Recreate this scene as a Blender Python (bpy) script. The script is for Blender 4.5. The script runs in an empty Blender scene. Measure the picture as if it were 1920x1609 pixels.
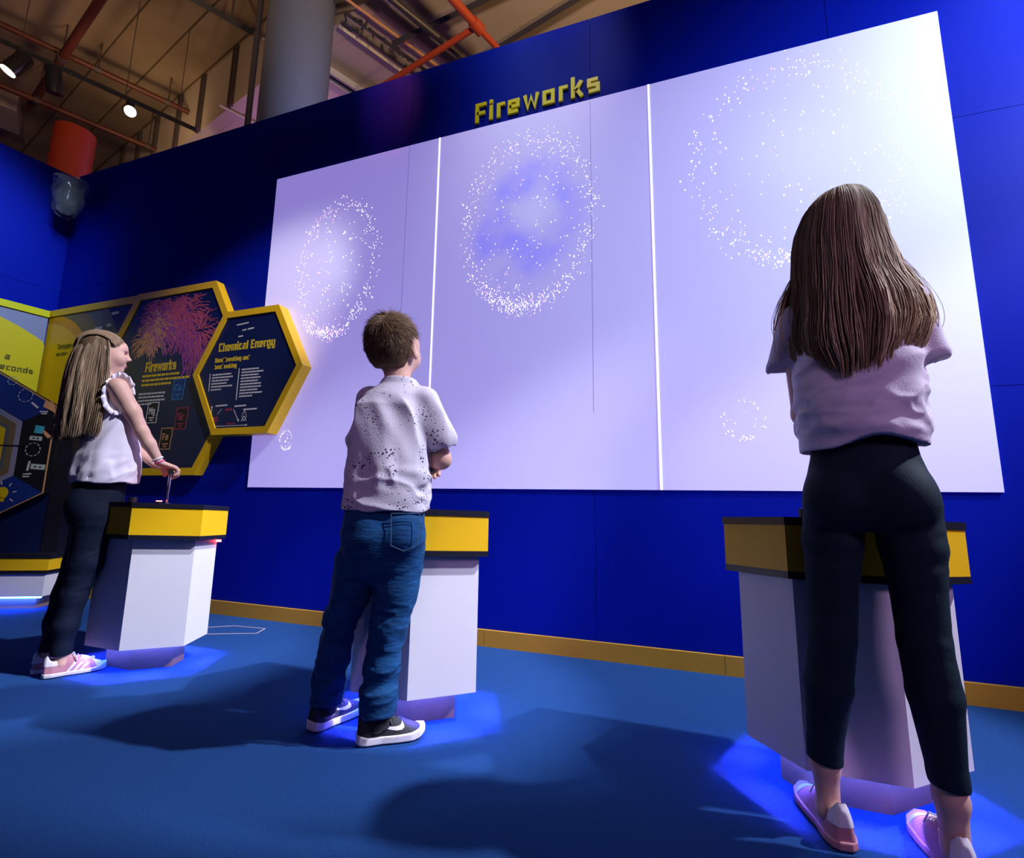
import bpy, math, random
import numpy as np
from mathutils import Vector, Matrix

random.seed(7)
RNG = np.random.default_rng(11)
scene = bpy.context.scene
COL = scene.collection

# ------------------------------------------------------------------ camera
CAM_H = 0.75
R = np.array([[0.94777, 0.03398, 0.31715], [0.31871, -0.14560, -0.93660], [0.01452, 0.98876, -0.14878]])
U, _, Vt = np.linalg.svd(R)
R = U @ Vt
cd = bpy.data.cameras.new('camera')
cd.sensor_fit = 'HORIZONTAL'; cd.sensor_width = 36.0
cd.lens = 884.52 / 1920.0 * 36.0
cd.clip_start = 0.02; cd.clip_end = 100
cam = bpy.data.objects.new('camera', cd)
M = Matrix([[R[i][0], R[i][1], R[i][2], 0] for i in range(3)] + [[0, 0, 0, 1]])
M.translation = (0, 0, CAM_H)
cam.matrix_world = M
COL.objects.link(cam)
scene.camera = cam

# ------------------------------------------------------------------ view and world
vs = scene.view_settings
scene.display_settings.display_device = 'sRGB'
vs.view_transform = 'Standard'; vs.look = 'None'; vs.exposure = 0.0; vs.gamma = 1.0
vs.use_curve_mapping = False
w = bpy.data.worlds.new('hall_air'); scene.world = w; w.use_nodes = True
w.node_tree.nodes['Background'].inputs[0].default_value = (0.30, 0.16, 0.48, 1)
w.node_tree.nodes['Background'].inputs[1].default_value = 0.06

# ------------------------------------------------------------------ lights of the hall
def aim(o, target):
    d = Vector(target) - o.location
    o.rotation_euler = d.to_track_quat('-Z', 'Y').to_euler()
def spot(loc, target, energy, color, size_deg, blend=0.5, radius=0.05):
    l = bpy.data.lights.new('spot_lamp', 'SPOT'); l.energy = energy; l.color = color
    l.spot_size = math.radians(size_deg); l.spot_blend = blend; l.shadow_soft_size = radius
    o = bpy.data.objects.new('spot_lamp', l); o.location = loc; aim(o, target); COL.objects.link(o); return o
def area(loc, target, energy, color, sx, sy, spread=180):
    l = bpy.data.lights.new('area_lamp', 'AREA'); l.energy = energy; l.color = color
    l.shape = 'RECTANGLE'; l.size = sx; l.size_y = sy; l.spread = math.radians(spread)
    o = bpy.data.objects.new('area_lamp', l); o.location = loc; aim(o, target); COL.objects.link(o); return o
def point(loc, energy, color, radius=0.1):
    l = bpy.data.lights.new('point_lamp', 'POINT'); l.energy = energy; l.color = color; l.shadow_soft_size = radius
    o = bpy.data.objects.new('point_lamp', l); o.location = loc; COL.objects.link(o); return o

WHITE = (0.80, 0.82, 1.0)
# track spots to the right of each console
spot((3.7, 1.80, 4.0), (0.52, 1.86, 0.6), 1250, WHITE, 25, 0.5, 0.06)
spot((2.2, 1.70, 4.1), (-0.85, 1.72, 0.7), 1350, WHITE, 24, 0.5, 0.05)
spot((0.8, 1.62, 4.2), (-2.30, 1.66, 0.7), 1150, WHITE, 25, 0.5, 0.05)
# wash over the right end of the wall and the screen
spot((3.5, 1.20, 3.7), (2.1, 2.4, 2.8), 1200, (0.62, 0.76, 1.0), 68, 1.0, 0.25)
spot((-0.2, 1.0, 4.0), (-3.1, 2.35, 1.65), 470, (1.0, 0.96, 0.90), 26, 0.8, 0.06)  # added spot that brightens the hexagon displays on the left
# violet fill spots, added behind the visitors to brighten the right console and the boy
spot((2.4, -1.8, 2.8), (0.66, 1.5, 0.75), 210, (0.80, 0.50, 1.0), 35, 0.9, 0.5)
spot((-0.2, -1.6, 2.6), (-0.95, 1.3, 0.8), 60, (0.76, 0.46, 1.0), 26, 0.9, 0.4)
# three short throw projectors over the visitors
for px in (-2.0, -0.7, 0.6):
    spot((px, -0.6, 4.2), (px, 2.4, 2.0), 7, (0.52, 0.46, 1.0), 42, 0.5, 0.05)
# cold light on the carpet and the left wall
spot((-2.4, 1.0, 4.2), (-5.0, 1.4, 2.4), 460, (0.50, 0.75, 1.0), 50, 0.7, 0.15)
spot((2.2, 1.95, 4.4), (1.1, 2.0, 0.0), 160, (0.55, 0.85, 1.0), 60, 1.0, 0.15)
spot((-0.9, 2.05, 4.4), (-0.6, 2.05, 0.0), 60, (0.55, 0.85, 1.0), 50, 1.0, 0.15)
# added spots: one brightens the raised lettering, a rosy one imitates a reflection beside it
spot((-0.3, 1.2, 4.5), (-0.7, 2.4, 3.34), 60, (1.0, 0.95, 0.85), 44, 1.0, 0.05)
spot((-1.9, 1.5, 4.6), (-1.75, 2.41, 3.48), 90, (1.0, 0.16, 0.25), 22, 1.0, 0.05)
# warm lamps up in the roof
spot((-6.14, 3.16, 5.20), (-7.6, 4.2, 6.6), 26, (1.0, 0.66, 0.32), 160, 1.0, 0.12)
spot((-3.6, 0.8, 3.9), (-6.0, 3.2, 6.6), 130, (1.0, 0.66, 0.36), 100, 0.9, 0.2)
spot((0.2, 0.9, 3.9), (-1.6, 3.4, 5.7), 330, (1.0, 0.72, 0.52), 95, 0.9, 0.2)
spot((1.6, 2.9, 3.7), (-0.6, 3.6, 5.7), 150, (1.0, 0.62, 0.20), 80, 0.9, 0.1)
spot((-1.9, 2.75, 3.7), (-3.4, 3.2, 4.7), 42, (0.36, 0.48, 1.0), 60, 0.9, 0.1)  # added blue spot that tints the round column
spot((-5.6, 3.2, 4.4), (-6.5, 4.15, 5.9), 25, (1.0, 0.78, 0.45), 45, 0.6, 0.03)
point((-4.6, 5.0, 5.0), 50, (0.75, 0.35, 1.0), 0.3)

# ------------------------------------------------------------------ materials
MATS = {}
def mat(name, color, rough=0.5, metal=0.0, spec=0.5, emis=None, estr=0.0, noise=0.0, nscale=20.0,
        bump=0.0, bscale=60.0, sss=0.0, stretch=(1, 1, 1), alpha=1.0, trans=0.0):
    m = bpy.data.materials.new(name); m.use_nodes = True
    nt = m.node_tree; b = nt.nodes['Principled BSDF']
    b.inputs['Base Color'].default_value = (*color, 1); b.inputs['Roughness'].default_value = rough
    b.inputs['Metallic'].default_value = metal; b.inputs['Specular IOR Level'].default_value = spec
    if alpha < 1: b.inputs['Alpha'].default_value = alpha
    if trans: b.inputs['Transmission Weight'].default_value = trans
    if sss:
        b.inputs['Subsurface Weight'].default_value = sss
        b.inputs['Subsurface Radius'].default_value = (0.02, 0.008, 0.005)
        b.inputs['Subsurface Scale'].default_value = 0.6
    if emis:
        b.inputs['Emission Color'].default_value = (*emis, 1); b.inputs['Emission Strength'].default_value = estr
    tc = nt.nodes.new('ShaderNodeTexCoord'); mp = nt.nodes.new('ShaderNodeMapping')
    mp.inputs['Scale'].default_value = stretch
    nt.links.new(tc.outputs['Object'], mp.inputs['Vector'])
    if noise:
        n = nt.nodes.new('ShaderNodeTexNoise'); n.inputs['Scale'].default_value = nscale; n.inputs['Detail'].default_value = 5
        nt.links.new(mp.outputs['Vector'], n.inputs['Vector'])
        r = nt.nodes.new('ShaderNodeMapRange'); r.inputs['From Min'].default_value = 0.25; r.inputs['From Max'].default_value = 0.75
        r.inputs['To Min'].default_value = 1 - noise; r.inputs['To Max'].default_value = 1 + noise
        nt.links.new(n.outputs['Fac'], r.inputs['Value'])
        v = nt.nodes.new('ShaderNodeVectorMath'); v.operation = 'SCALE'; v.inputs[0].default_value = color
        nt.links.new(r.outputs['Result'], v.inputs['Scale']); nt.links.new(v.outputs['Vector'], b.inputs['Base Color'])
    if bump:
        n2 = nt.nodes.new('ShaderNodeTexNoise'); n2.inputs['Scale'].default_value = bscale; n2.inputs['Detail'].default_value = 4
        nt.links.new(mp.outputs['Vector'], n2.inputs['Vector'])
        bp = nt.nodes.new('ShaderNodeBump'); bp.inputs['Strength'].default_value = bump; bp.inputs['Distance'].default_value = 0.01
        nt.links.new(n2.outputs['Fac'], bp.inputs['Height']); nt.links.new(bp.outputs['Normal'], b.inputs['Normal'])
    MATS[name] = m
    return m

mat('blue_laminate', (0.001, 0.010, 0.36), 0.5, spec=0.05, noise=0.06, nscale=1.5)
mat('carpet', (0.016, 0.066, 0.22), 0.95, spec=0.1, noise=0.22, nscale=260, bump=0.5, bscale=420)
mat('skirting_yellow', (0.62, 0.30, 0.02), 0.5, noise=0.08, nscale=3)
mat('yellow_laminate', (0.86, 0.50, 0.004), 0.45, noise=0.04, nscale=4)
mat('bright_yellow', (0.92, 0.74, 0.0), 0.4, noise=0.03, nscale=4)
mat('white_laminate', (0.78, 0.76, 0.80), 0.4, noise=0.03, nscale=3)
mat('black_laminate', (0.012, 0.012, 0.022), 0.35)
mat('plinth_wood', (0.34, 0.18, 0.10), 0.5, noise=0.08, nscale=6)
mat('navy_print', (0.004, 0.012, 0.075), 0.4, noise=0.1, nscale=2)
mat('chrome', (0.75, 0.75, 0.8), 0.18, metal=1.0)
mat('black_plastic', (0.015, 0.015, 0.018), 0.35)
mat('led_violet', (0.2, 0.15, 0.6), 0.5, emis=(0.02, 0.09, 1.0), estr=75)
mat('red_glow', (0.8, 0.1, 0.1), 0.4, emis=(1.0, 0.06, 0.05), estr=30)
mat('screen_white', (0.72, 0.72, 0.80), 0.6, spec=0.2, emis=(0.24, 0.19, 0.56), estr=1.0, noise=0.03, nscale=1.2)  # emission stands in for the projected light on the panels
mat('projected_line', (0.8, 0.8, 0.8), 0.6, emis=(0.9, 0.85, 1.0), estr=1.1)
mat('spark_white', (0.8, 0.8, 0.8), 0.6, emis=(1.0, 0.9, 1.0), estr=2.2)
mat('spark_pink', (0.8, 0.5, 0.8), 0.6, emis=(1.0, 0.35, 1.0), estr=1.8)
mat('concrete', (0.30, 0.21, 0.14), 0.9, noise=0.22, nscale=1.6, bump=0.2, bscale=8)
mat('concrete_pale', (0.42, 0.34, 0.28), 0.9, noise=0.15, nscale=1.2)
mat('panel_beige', (0.46, 0.37, 0.30), 0.8, noise=0.10, nscale=1.0)
mat('seam_dark', (0.10, 0.065, 0.04), 0.9)
mat('red_pipe', (0.50, 0.07, 0.025), 0.45)
mat('rust_pipe', (0.10, 0.022, 0.012), 0.5)
mat('grey_pipe', (0.10, 0.09, 0.11), 0.35, metal=0.6)
mat('column_paint', (0.16, 0.19, 0.27), 0.38, noise=0.06, nscale=6)
mat('orange_paint', (0.36, 0.030, 0.004), 0.6)
mat('pale_metal', (0.62, 0.56, 0.50), 0.4, metal=0.3)
mat('rib_metal', (0.07, 0.05, 0.05), 0.6)
mat('lamp_glow', (1, 0.9, 0.7), 0.5, emis=(1.0, 0.80, 0.50), estr=60)
mat('lamp_glow_soft', (1, 0.9, 0.7), 0.5, emis=(1.0, 0.78, 0.5), estr=6)
mat('plastic_wrap', (0.45, 0.42, 0.48), 0.10, spec=1.0, alpha=0.28, bump=1.0, bscale=18)
mat('text_yellow', (0.80, 0.55, 0.02), 0.5)
mat('text_white', (0.70, 0.66, 0.72), 0.5)
mat('text_dark', (0.16, 0.11, 0.0), 0.6)
mat('print_yellow', (0.85, 0.58, 0.0), 0.45)
mat('print_gold', (0.80, 0.42, 0.0), 0.45)
mat('print_orange', (0.72, 0.28, 0.0), 0.45)
mat('print_grey', (0.12, 0.12, 0.15), 0.5)
mat('print_lilac', (0.30, 0.28, 0.45), 0.5)
mat('print_taupe', (0.20, 0.14, 0.07), 0.5)
mat('print_blue', (0.006, 0.03, 0.22), 0.45)
mat('print_black', (0.006, 0.006, 0.012), 0.45)
mat('print_cyan', (0.05, 0.45, 0.60), 0.5)
mat('print_mint', (0.50, 0.60, 0.60), 0.5)
mat('print_flesh', (0.75, 0.35, 0.18), 0.5)
mat('print_red', (0.55, 0.03, 0.07), 0.5)
mat('print_magenta', (0.34, 0.03, 0.10), 0.5)
mat('print_sky', (0.02, 0.20, 0.42), 0.5)
mat('spark_gold', (0.60, 0.30, 0.15), 0.5)
mat('spark_rose', (0.52, 0.09, 0.17), 0.5)
mat('spark_plum', (0.30, 0.06, 0.34), 0.5)
mat('copper_edge', (0.75, 0.36, 0.16), 0.4)
mat('chalk', (0.45, 0.35, 0.35), 0.9)

# ------------------------------------------------------------------ object helpers
def link(name, me, parent=None):
    o = bpy.data.objects.new(name, me); COL.objects.link(o)
    if parent is not None: o.parent = parent
    return o
def make_mesh(name, verts, faces, material=None, smooth=False):
    me = bpy.data.meshes.new(name)
    me.from_pydata([tuple(map(float, v)) for v in verts], [], [tuple(map(int, f)) for f in faces])
    me.validate()
    if material: me.materials.append(MATS[material])
    if smooth: me.shade_smooth()
    me.update()
    return me
def tag(o, label=None, cat=None, group=None, kind=None):
    if label: o['label'] = label
    if cat: o['category'] = cat
    if group: o['group'] = group
    if kind: o['kind'] = kind
    return o
def thing(name, label, cat, loc=(0, 0, 0), rotz=0.0, group=None):
    o = bpy.data.objects.new(name, None); COL.objects.link(o)
    o.empty_display_size = 0.05
    o.location = loc; o.rotation_euler = (0, 0, rotz)
    return tag(o, label, cat, group)

class MB:
    """collects shapes and links them as one mesh object"""
    def __init__(s): s.v = []; s.f = []; s.smooth = []
    def add(s, verts, faces):
        n = len(s.v); s.v.extend([tuple(v) for v in verts]); s.f.extend([tuple(i + n for i in f) for f in faces]); return s
    def box(s, lo, hi):
        x0, y0, z0 = lo; x1, y1, z1 = hi
        return s.add([(x0,y0,z0),(x1,y0,z0),(x1,y1,z0),(x0,y1,z0),(x0,y0,z1),(x1,y0,z1),(x1,y1,z1),(x0,y1,z1)],
                     [(0,3,2,1),(4,5,6,7),(0,1,5,4),(1,2,6,5),(2,3,7,6),(3,0,4,7)])
    def hexa(s, c8):
        return s.add(c8, [(0,3,2,1),(4,5,6,7),(0,1,5,4),(1,2,6,5),(2,3,7,6),(3,0,4,7)])
    def prism(s, poly, z0, z1):
        """poly: list of (x,y) counter clockwise; z0, z1 numbers or functions of (x,y)"""
        n = len(poly)
        f0 = z0 if callable(z0) else (lambda x, y: z0); f1 = z1 if callable(z1) else (lambda x, y: z1)
        vs_ = [(x, y, f0(x, y)) for x, y in poly] + [(x, y, f1(x, y)) for x, y in poly]
        return s.add(vs_, [tuple(range(n))[::-1], tuple(range(n, 2*n))] + [(i, (i+1) % n, n+(i+1) % n, n+i) for i in range(n)])
    def plate(s, poly, fr, t0, t1):
        """polygon in frame fr=(origin, xdir, updir, normal) extruded t0..t1 along the normal"""
        O, X, Z, N = [np.array(a, float) for a in fr]
        n = len(poly)
        a = [O + X*p[0] + Z*p[1] + N*t0 for p in poly]; b = [O + X*p[0] + Z*p[1] + N*t1 for p in poly]
        return s.add(a + b, [tuple(range(n)), tuple(range(n, 2*n))[::-1]] + [(i, n+i, n+(i+1) % n, (i+1) % n) for i in range(n)])
    def ring(s, outer, inner, fr, t0, t1, t1i=None):
        """frame between two polygons with equal vertex counts"""
        O, X, Z, N = [np.array(a, float) for a in fr]; n = len(outer)
        if t1i is None: t1i = t1
        P = lambda p, t: O + X*p[0] + Z*p[1] + N*t
        vs_ = [P(p, t0) for p in outer] + [P(p, t1) for p in outer] + [P(p, t1i) for p in inner] + [P(p, t0) for p in inner]
        fs = []
        for k in range(4):
            for i in range(n):
                j = (i+1) % n; a, b = k*n, ((k+1) % 4)*n
                fs.append((a+i, a+j, b+j, b+i))
        return s.add(vs_, fs)
    def tube(s, pts, r, seg=10, caps=True):
        pts = [np.array(p, float) for p in pts]; n = len(pts)
        rr = r if hasattr(r, '__len__') else [r]*n
        vs_ = []; prev = None
        for i, p in enumerate(pts):
            d = pts[min(i+1, n-1)] - pts[max(i-1, 0)]; d /= (np.linalg.norm(d) + 1e-12)
            if prev is None:
                a = np.array([0, 0, 1.0]) if abs(d[2]) < 0.9 else np.array([1.0, 0, 0])
            else: a = prev
            x = a - d*np.dot(a, d); x /= np.linalg.norm(x); prev = x; y = np.cross(d, x)
            for k in range(seg):
                t = 2*math.pi*k/seg; vs_.append(p + rr[i]*(x*math.cos(t) + y*math.sin(t)))
        fs = [(i*seg+k, i*seg+(k+1) % seg, (i+1)*seg+(k+1) % seg, (i+1)*seg+k) for i in range(n-1) for k in range(seg)]
        if caps: fs += [tuple(range(seg))[::-1], tuple((n-1)*seg+k for k in range(seg))]
        return s.add(vs_, fs)
    def build(s, name, material, parent=None, smooth=False):
        me = make_mesh(name, s.v, s.f, material, False)
        if smooth:
            me.shade_smooth()
            try: me.set_sharp_from_angle(angle=math.radians(40))
            except Exception: pass
        return link(name, me, parent)

def offset_poly(poly, d):
    """move every edge of a counter clockwise polygon outwards by d"""
    n = len(poly); out = []
    for i in range(n):
        p0, p1, p2 = np.array(poly[i-1], float), np.array(poly[i], float), np.array(poly[(i+1) % n], float)
        a = p1-p0; a /= np.linalg.norm(a); b = p2-p1; b /= np.linalg.norm(b)
        na = np.array([a[1], -a[0]]); nb = np.array([b[1], -b[0]])
        m = (na+nb) / (1+np.dot(na, nb)); out.append(tuple(p1 + m*d))
    return out

# ------------------------------------------------------------------ stroke lettering
def _box(t=.11, x=.49, y=.64): return [(t, t), (t, y), (x, y), (x, t), 'c']
GL = {
 'F': ([[(.11,0),(.11,.89),(.56,.89)], [(.11,.46),(.5,.46)]], .66), 'i': ([[(.11,0),(.11,.72)], [(.11,.82),(.11,1.0)]], .33),
 'r': ([[(.11,0),(.11,.64),(.42,.64)]], .50), 'e': ([[(.5,.11),(.11,.11),(.11,.64),(.49,.64),(.49,.37),(.11,.37)]], .70),
 'w': ([[(.09,.75),(.22,.06),(.38,.62),(.54,.06),(.67,.75)]], .84), 'o': ([_box()], .70),
 'k': ([[(.11,0),(.11,1)], [(.20,.30),(.48,.75)], [(.26,.40),(.50,0)]], .66), 's': ([[(.09,.11),(.48,.11),(.48,.38),(.11,.38),(.11,.64),(.49,.64)]], .64),
 'C': ([[(.56,.11),(.11,.11),(.11,.89),(.56,.89)]], .68), 'h': ([[(.11,0),(.11,1)], [(.11,.64),(.48,.64),(.48,0)]], .68),
 'm': ([[(.11,0),(.11,.64),(.75,.64),(.75,0)], [(.43,.64),(.43,0)]], .95), 'c': ([[(.46,.11),(.11,.11),(.11,.64),(.46,.64)]], .58),
 'a': ([[(.13,.64),(.48,.64),(.48,0)], [(.48,.37),(.11,.37),(.11,.11),(.48,.11)]], .68), 'l': ([[(.11,0),(.11,1)]], .30),
 'E': ([[(.56,.11),(.11,.11),(.11,.89),(.56,.89)], [(.11,.5),(.5,.5)]], .68), 'n': ([[(.11,0),(.11,.64),(.48,.64),(.48,0)]], .68),
 'g': ([_box(), [(.49,.11),(.49,-.16),(.13,-.16)]], .68), 'y': ([[(.11,.75),(.11,.11),(.48,.11)], [(.48,.75),(.48,-.16),(.13,-.16)]], .68),
 'B': ([[(.11,.11),(.11,.89),(.54,.89),(.54,.11),'c'], [(.11,.5),(.54,.5)]], .70), 'd': ([_box(), [(.49,.11),(.49,1)]], .68),
 'b': ([_box(), [(.11,.11),(.11,1)]], .68), 'u': ([[(.11,.75),(.11,.11),(.48,.11),(.48,.75)]], .68),
 'M': ([[(.11,0),(.11,.89),(.43,.45),(.75,.89),(.75,0)]], .95), 'S': ([[(.09,.11),(.54,.11),(.54,.5),(.11,.5),(.11,.89),(.56,.89)]], .70),
 't': ([[(.2,1),(.2,.11),(.42,.11)], [(.02,.66),(.42,.66)]], .52), 'p': ([_box(), [(.11,.11),(.11,-.2)]], .68),
 'T': ([[(.02,.89),(.6,.89)], [(.31,.89),(.31,0)]], .66), '2': ([[(.1,.89),(.5,.89),(.5,.5),(.11,.5),(.11,.11),(.54,.11)]], .66),
 '0': ([[(.11,.11),(.11,.89),(.52,.89),(.52,.11),'c']], .70), ' ': ([], .34), ',': ([[(.1,.1),(.05,-.1)]], .3), '1': ([[(.2,0),(.2,1)]], .4),
}
def stroke_text(mb, text, fr, size, t0, t1, weight=.22, width=None, track=0.0):
    O, X, Z, N = [np.array(a, float) for a in fr]
    total = sum(GL[c][1]+track for c in text)
    sx = size if width is None else width/total
    cx = 0.0; h = weight/2
    for c in text:
        for pl in GL[c][0]:
            closed = pl[-1] == 'c'; pts = [np.array(p, float) for p in (pl[:-1] if closed else pl)]
            n = len(pts); L = []; Rr = []
            for i in range(n):
                if closed or 0 < i < n-1:
                    a = pts[i]-pts[i-1]; b = pts[(i+1) % n]-pts[i]
                elif i == 0: a = b = pts[1]-pts[0]
                else: a = b = pts[i]-pts[i-1]
                a = a/np.linalg.norm(a); b = b/np.linalg.norm(b)
                na = np.array([-a[1], a[0]]); nb = np.array([-b[1], b[0]])
                m = (na+nb)/max(1+np.dot(na, nb), 0.35)
                L.append(pts[i]+m*h); Rr.append(pts[i]-m*h)
            segs = range(n if closed else n-1)
            P = lambda p, t: O + X*((p[0]+cx)*sx) + Z*(p[1]*size) + N*t
            for i in segs:
                j = (i+1) % n
                mb.hexa([P(L[i], t0), P(Rr[i], t0), P(Rr[j], t0), P(L[j], t0), P(L[i], t1), P(Rr[i], t1), P(Rr[j], t1), P(L[j], t1)])
        cx += GL[c][1]+track
    return cx*sx

# ================================================================== SETTING
D = 2.413
TOP = 3.58
# floor
tag(MB().box((-9, -4, -0.10), (7, 7, 0.0)).build('floor', 'carpet'), kind='structure')
# main wall, clad in blue panels with open joints
mb = MB()
xs = [-4.98, -3.92, -2.73, -1.55, -0.37, 0.81, 1.99, 3.17, 4.35]
zs = [0.0, 1.24, 2.476, TOP]
for i in range(len(xs)-1):
    for j in range(3):
        mb.box((xs[i]+.0012, D, zs[j]+.0012), (xs[i+1]-.0012, D+0.02, zs[j+1]-.0012))
mb.box((-4.98, D+0.02, 0), (4.35, D+0.12, TOP-.001))
tag(mb.build('wall_back', 'blue_laminate'), kind='structure')
# left wall
ld = np.array([.19, .98]); ld /= np.hypot(*ld); ln = np.array([ld[1], -ld[0]])
C0 = np.array([-4.98, D])
def lw(s, z, off): 
    q = C0 - ld*s + ln*off; return (q[0], q[1], z)
mb = MB()
for (s0, s1) in ((0.0, 0.9), (0.9, 2.1), (2.1, 3.3)):
    for j in range(3):
        a0, a1, b0, b1 = s0+.0012, s1-.0012, zs[j]+.0012, (zs[j+1] if j < 2 else 3.56)-.0012
        mb.hexa([lw(a0, b0, -.02), lw(a1, b0, -.02), lw(a1, b0, 0), lw(a0, b0, 0), lw(a0, b1, -.02), lw(a1, b1, -.02), lw(a1, b1, 0), lw(a0, b1, 0)])
mb.hexa([lw(-.1, 0, -.12), lw(3.3, 0, -.12), lw(3.3, 0, -.02), lw(-.1, 0, -.02), lw(-.1, 3.558, -.12), lw(3.3, 3.558, -.12), lw(3.3, 3.558, -.02), lw(-.1, 3.558, -.02)])
tag(mb.build('wall_left', 'blue_laminate'), kind='structure')
# skirting board of the main wall, in lengths
mb = MB()
for a, b in ((-4.98, -3.1), (-3.098, -0.95), (-0.948, 0.195), (0.197, 2.0), (2.002, 4.35)):
    mb.box((a, D-0.016, 0), (b, D-.0005, 0.082))
tag(mb.build('baseboard_back', 'skirting_yellow'), kind='structure')
mb = MB()
mb.hexa([lw(.03, 0, .0005), lw(3.3, 0, .0005), lw(3.3, 0, .016), lw(.03, 0, .016), lw(.03, .082, .0005), lw(3.3, .082, .0005), lw(3.3, .082, .016), lw(.03, .082, .016)])
tag(mb.build('baseboard_left', 'skirting_yellow'), kind='structure')

# ------------------------------------------------------------------ roof
A = np.array([.477, .879]); Bd = np.array([-.974, .225]); Bd /= np.linalg.norm(Bd)
# high concrete ceiling with planks
bp = np.array([-4.866, 3.857])                     # a point of the bulkhead line
mb = MB()
mb.box((-14, -3, 6.6), (7, 9, 6.75))
tag(mb.build('ceiling', 'concrete'), kind='structure')
mb = MB()
for k, base in enumerate([(-5.15, 3.46), (-5.71, 3.15), (-6.9, 2.35), (-8.1, 1.4), (-4.55, 3.75)]):
    p = np.array(base) - Bd*3; q = np.array(base) + Bd*6
    n = np.array([-Bd[1], Bd[0]])*.008
    mb.hexa([(*(p-n), 6.592), (*(q-n), 6.592), (*(q+n), 6.592), (*(p+n), 6.592), (*(p-n), 6.5999), (*(q-n), 6.5999), (*(q+n), 6.5999), (*(p+n), 6.5999)])
tag(mb.build('trim_1', 'seam_dark'), kind='structure')
# bulkhead between the high ceiling and the low one
def bl(s, off, z):
    q = bp + Bd*s + np.array([-Bd[1], Bd[0]])*off; return (q[0], q[1], z)
mb = MB()
mb.hexa([bl(-7, 0, 5.72), bl(6, 0, 5.72), bl(6, -.14, 5.72), bl(-7, -.14, 5.72), bl(-7, 0, 6.6), bl(6, 0, 6.6), bl(6, -.14, 6.6), bl(-7, -.14, 6.6)])
bk = mb.build('wall_bulkhead', 'panel_beige')
tag(bk, kind='structure')
mb = MB()
for x in (-4.0, -5.19, -5.993, -6.64, -7.353, -7.968, -8.6):
    s = (x - bp[0])/Bd[0]
    for dz in (0, .06):
        mb.hexa([bl(s-.012+dz, .0, 5.70), bl(s+.012+dz, .0, 5.70), bl(s+.012+dz, .04, 5.70), bl(s-.012+dz, .04, 5.70),
                 bl(s-.012+dz, .0, 6.6), bl(s+.012+dz, .0, 6.6), bl(s+.012+dz, .04, 6.6), bl(s-.012+dz, .04, 6.6)])
tag(mb.build('trim_2', 'rib_metal'), kind='structure')
# low ceiling beyond the bulkhead
mb = MB()
mb.hexa([bl(-7, -.14, 5.73), bl(6, -.14, 5.73), bl(6, -5, 5.73), bl(-7, -5, 5.73), bl(-7, -.14, 5.83), bl(6, -.14, 5.83), bl(6, -5, 5.83), bl(-7, -5, 5.83)])
tag(mb.build('ceiling_low', 'panel_beige'), kind='structure')
# concrete beam on the left
An = np.array([.879, -.477])
def al(c, s, z):
    """point at distance c along the normal of the roof grid and s along it"""
    q = An*c + A*s; return (q[0], q[1], z)
mb = MB()
mb.hexa([al(-10.17, -6, 6.30), al(-9.54, -6, 6.30), al(-9.54, -1.2, 6.30), al(-10.17, -1.2, 6.30), al(-10.17, -6, 6.62), al(-9.54, -6, 6.62), al(-9.54, -1.2, 6.62), al(-10.17, -1.2, 6.62)])
tag(mb.build('ceiling_beam', 'concrete_pale'), kind='structure')
def k(p, z0, z1): s = (z1-CAM_H)/(z0-CAM_H); return (p[0]*s, p[1]*s, z1)
# sprinkler pipes of the high ceiling
def pipe(name, a, b, r, material, label, ext=(0.0, 0.0), hang=None, zc=None, group=None):
    a = np.array(a, float); b = np.array(b, float); d = (b-a); L = np.linalg.norm(d); d /= L
    a = a - d*ext[0]; b = b + d*ext[1]
    o = MB().tube([a, b], r, 12).build(name, material, None, True)
    tag(o, label, 'pipe', group)
    if hang:
        for t in hang:
            p = a + (b-a)*t
            MB().tube([p + np.array([0, 0, r]), (p[0], p[1], zc)], 0.008, 6).tube([p-d*.03, p+d*.03], r*1.25, 12).build('hanger', 'rib_metal', o, True)
    return o
pipe('sprinkler_pipe', k((-6.101, 2.151), 5.3, 6.2), k((-5.439, 3.355), 5.3, 6.2), .035, 'rust_pipe',
     'long dark red pipe running above the black lamp track, under the high ceiling', (2, 1.0), (.42, .62, .78), 6.6)
pipe('sprinkler_pipe', k((-4.885, 2.309), 5.3, 6.12), k((-6.741, 2.784), 5.3, 6.12), .045, 'rust_pipe',
     'dark red pipe crossing the lamp track at a right angle, under the high ceiling', (2, .45), (.3, .7), 6.6)
pipe('sprinkler_pipe', k((-6.9, 2.85), 5.3, 6.0), k((-6.3, 4.0), 5.3, 6.0), .04, 'rust_pipe',
     'brown pipe along the pale concrete beam at the far left', (2.0, .5), (.5, .8), 6.6)
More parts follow.
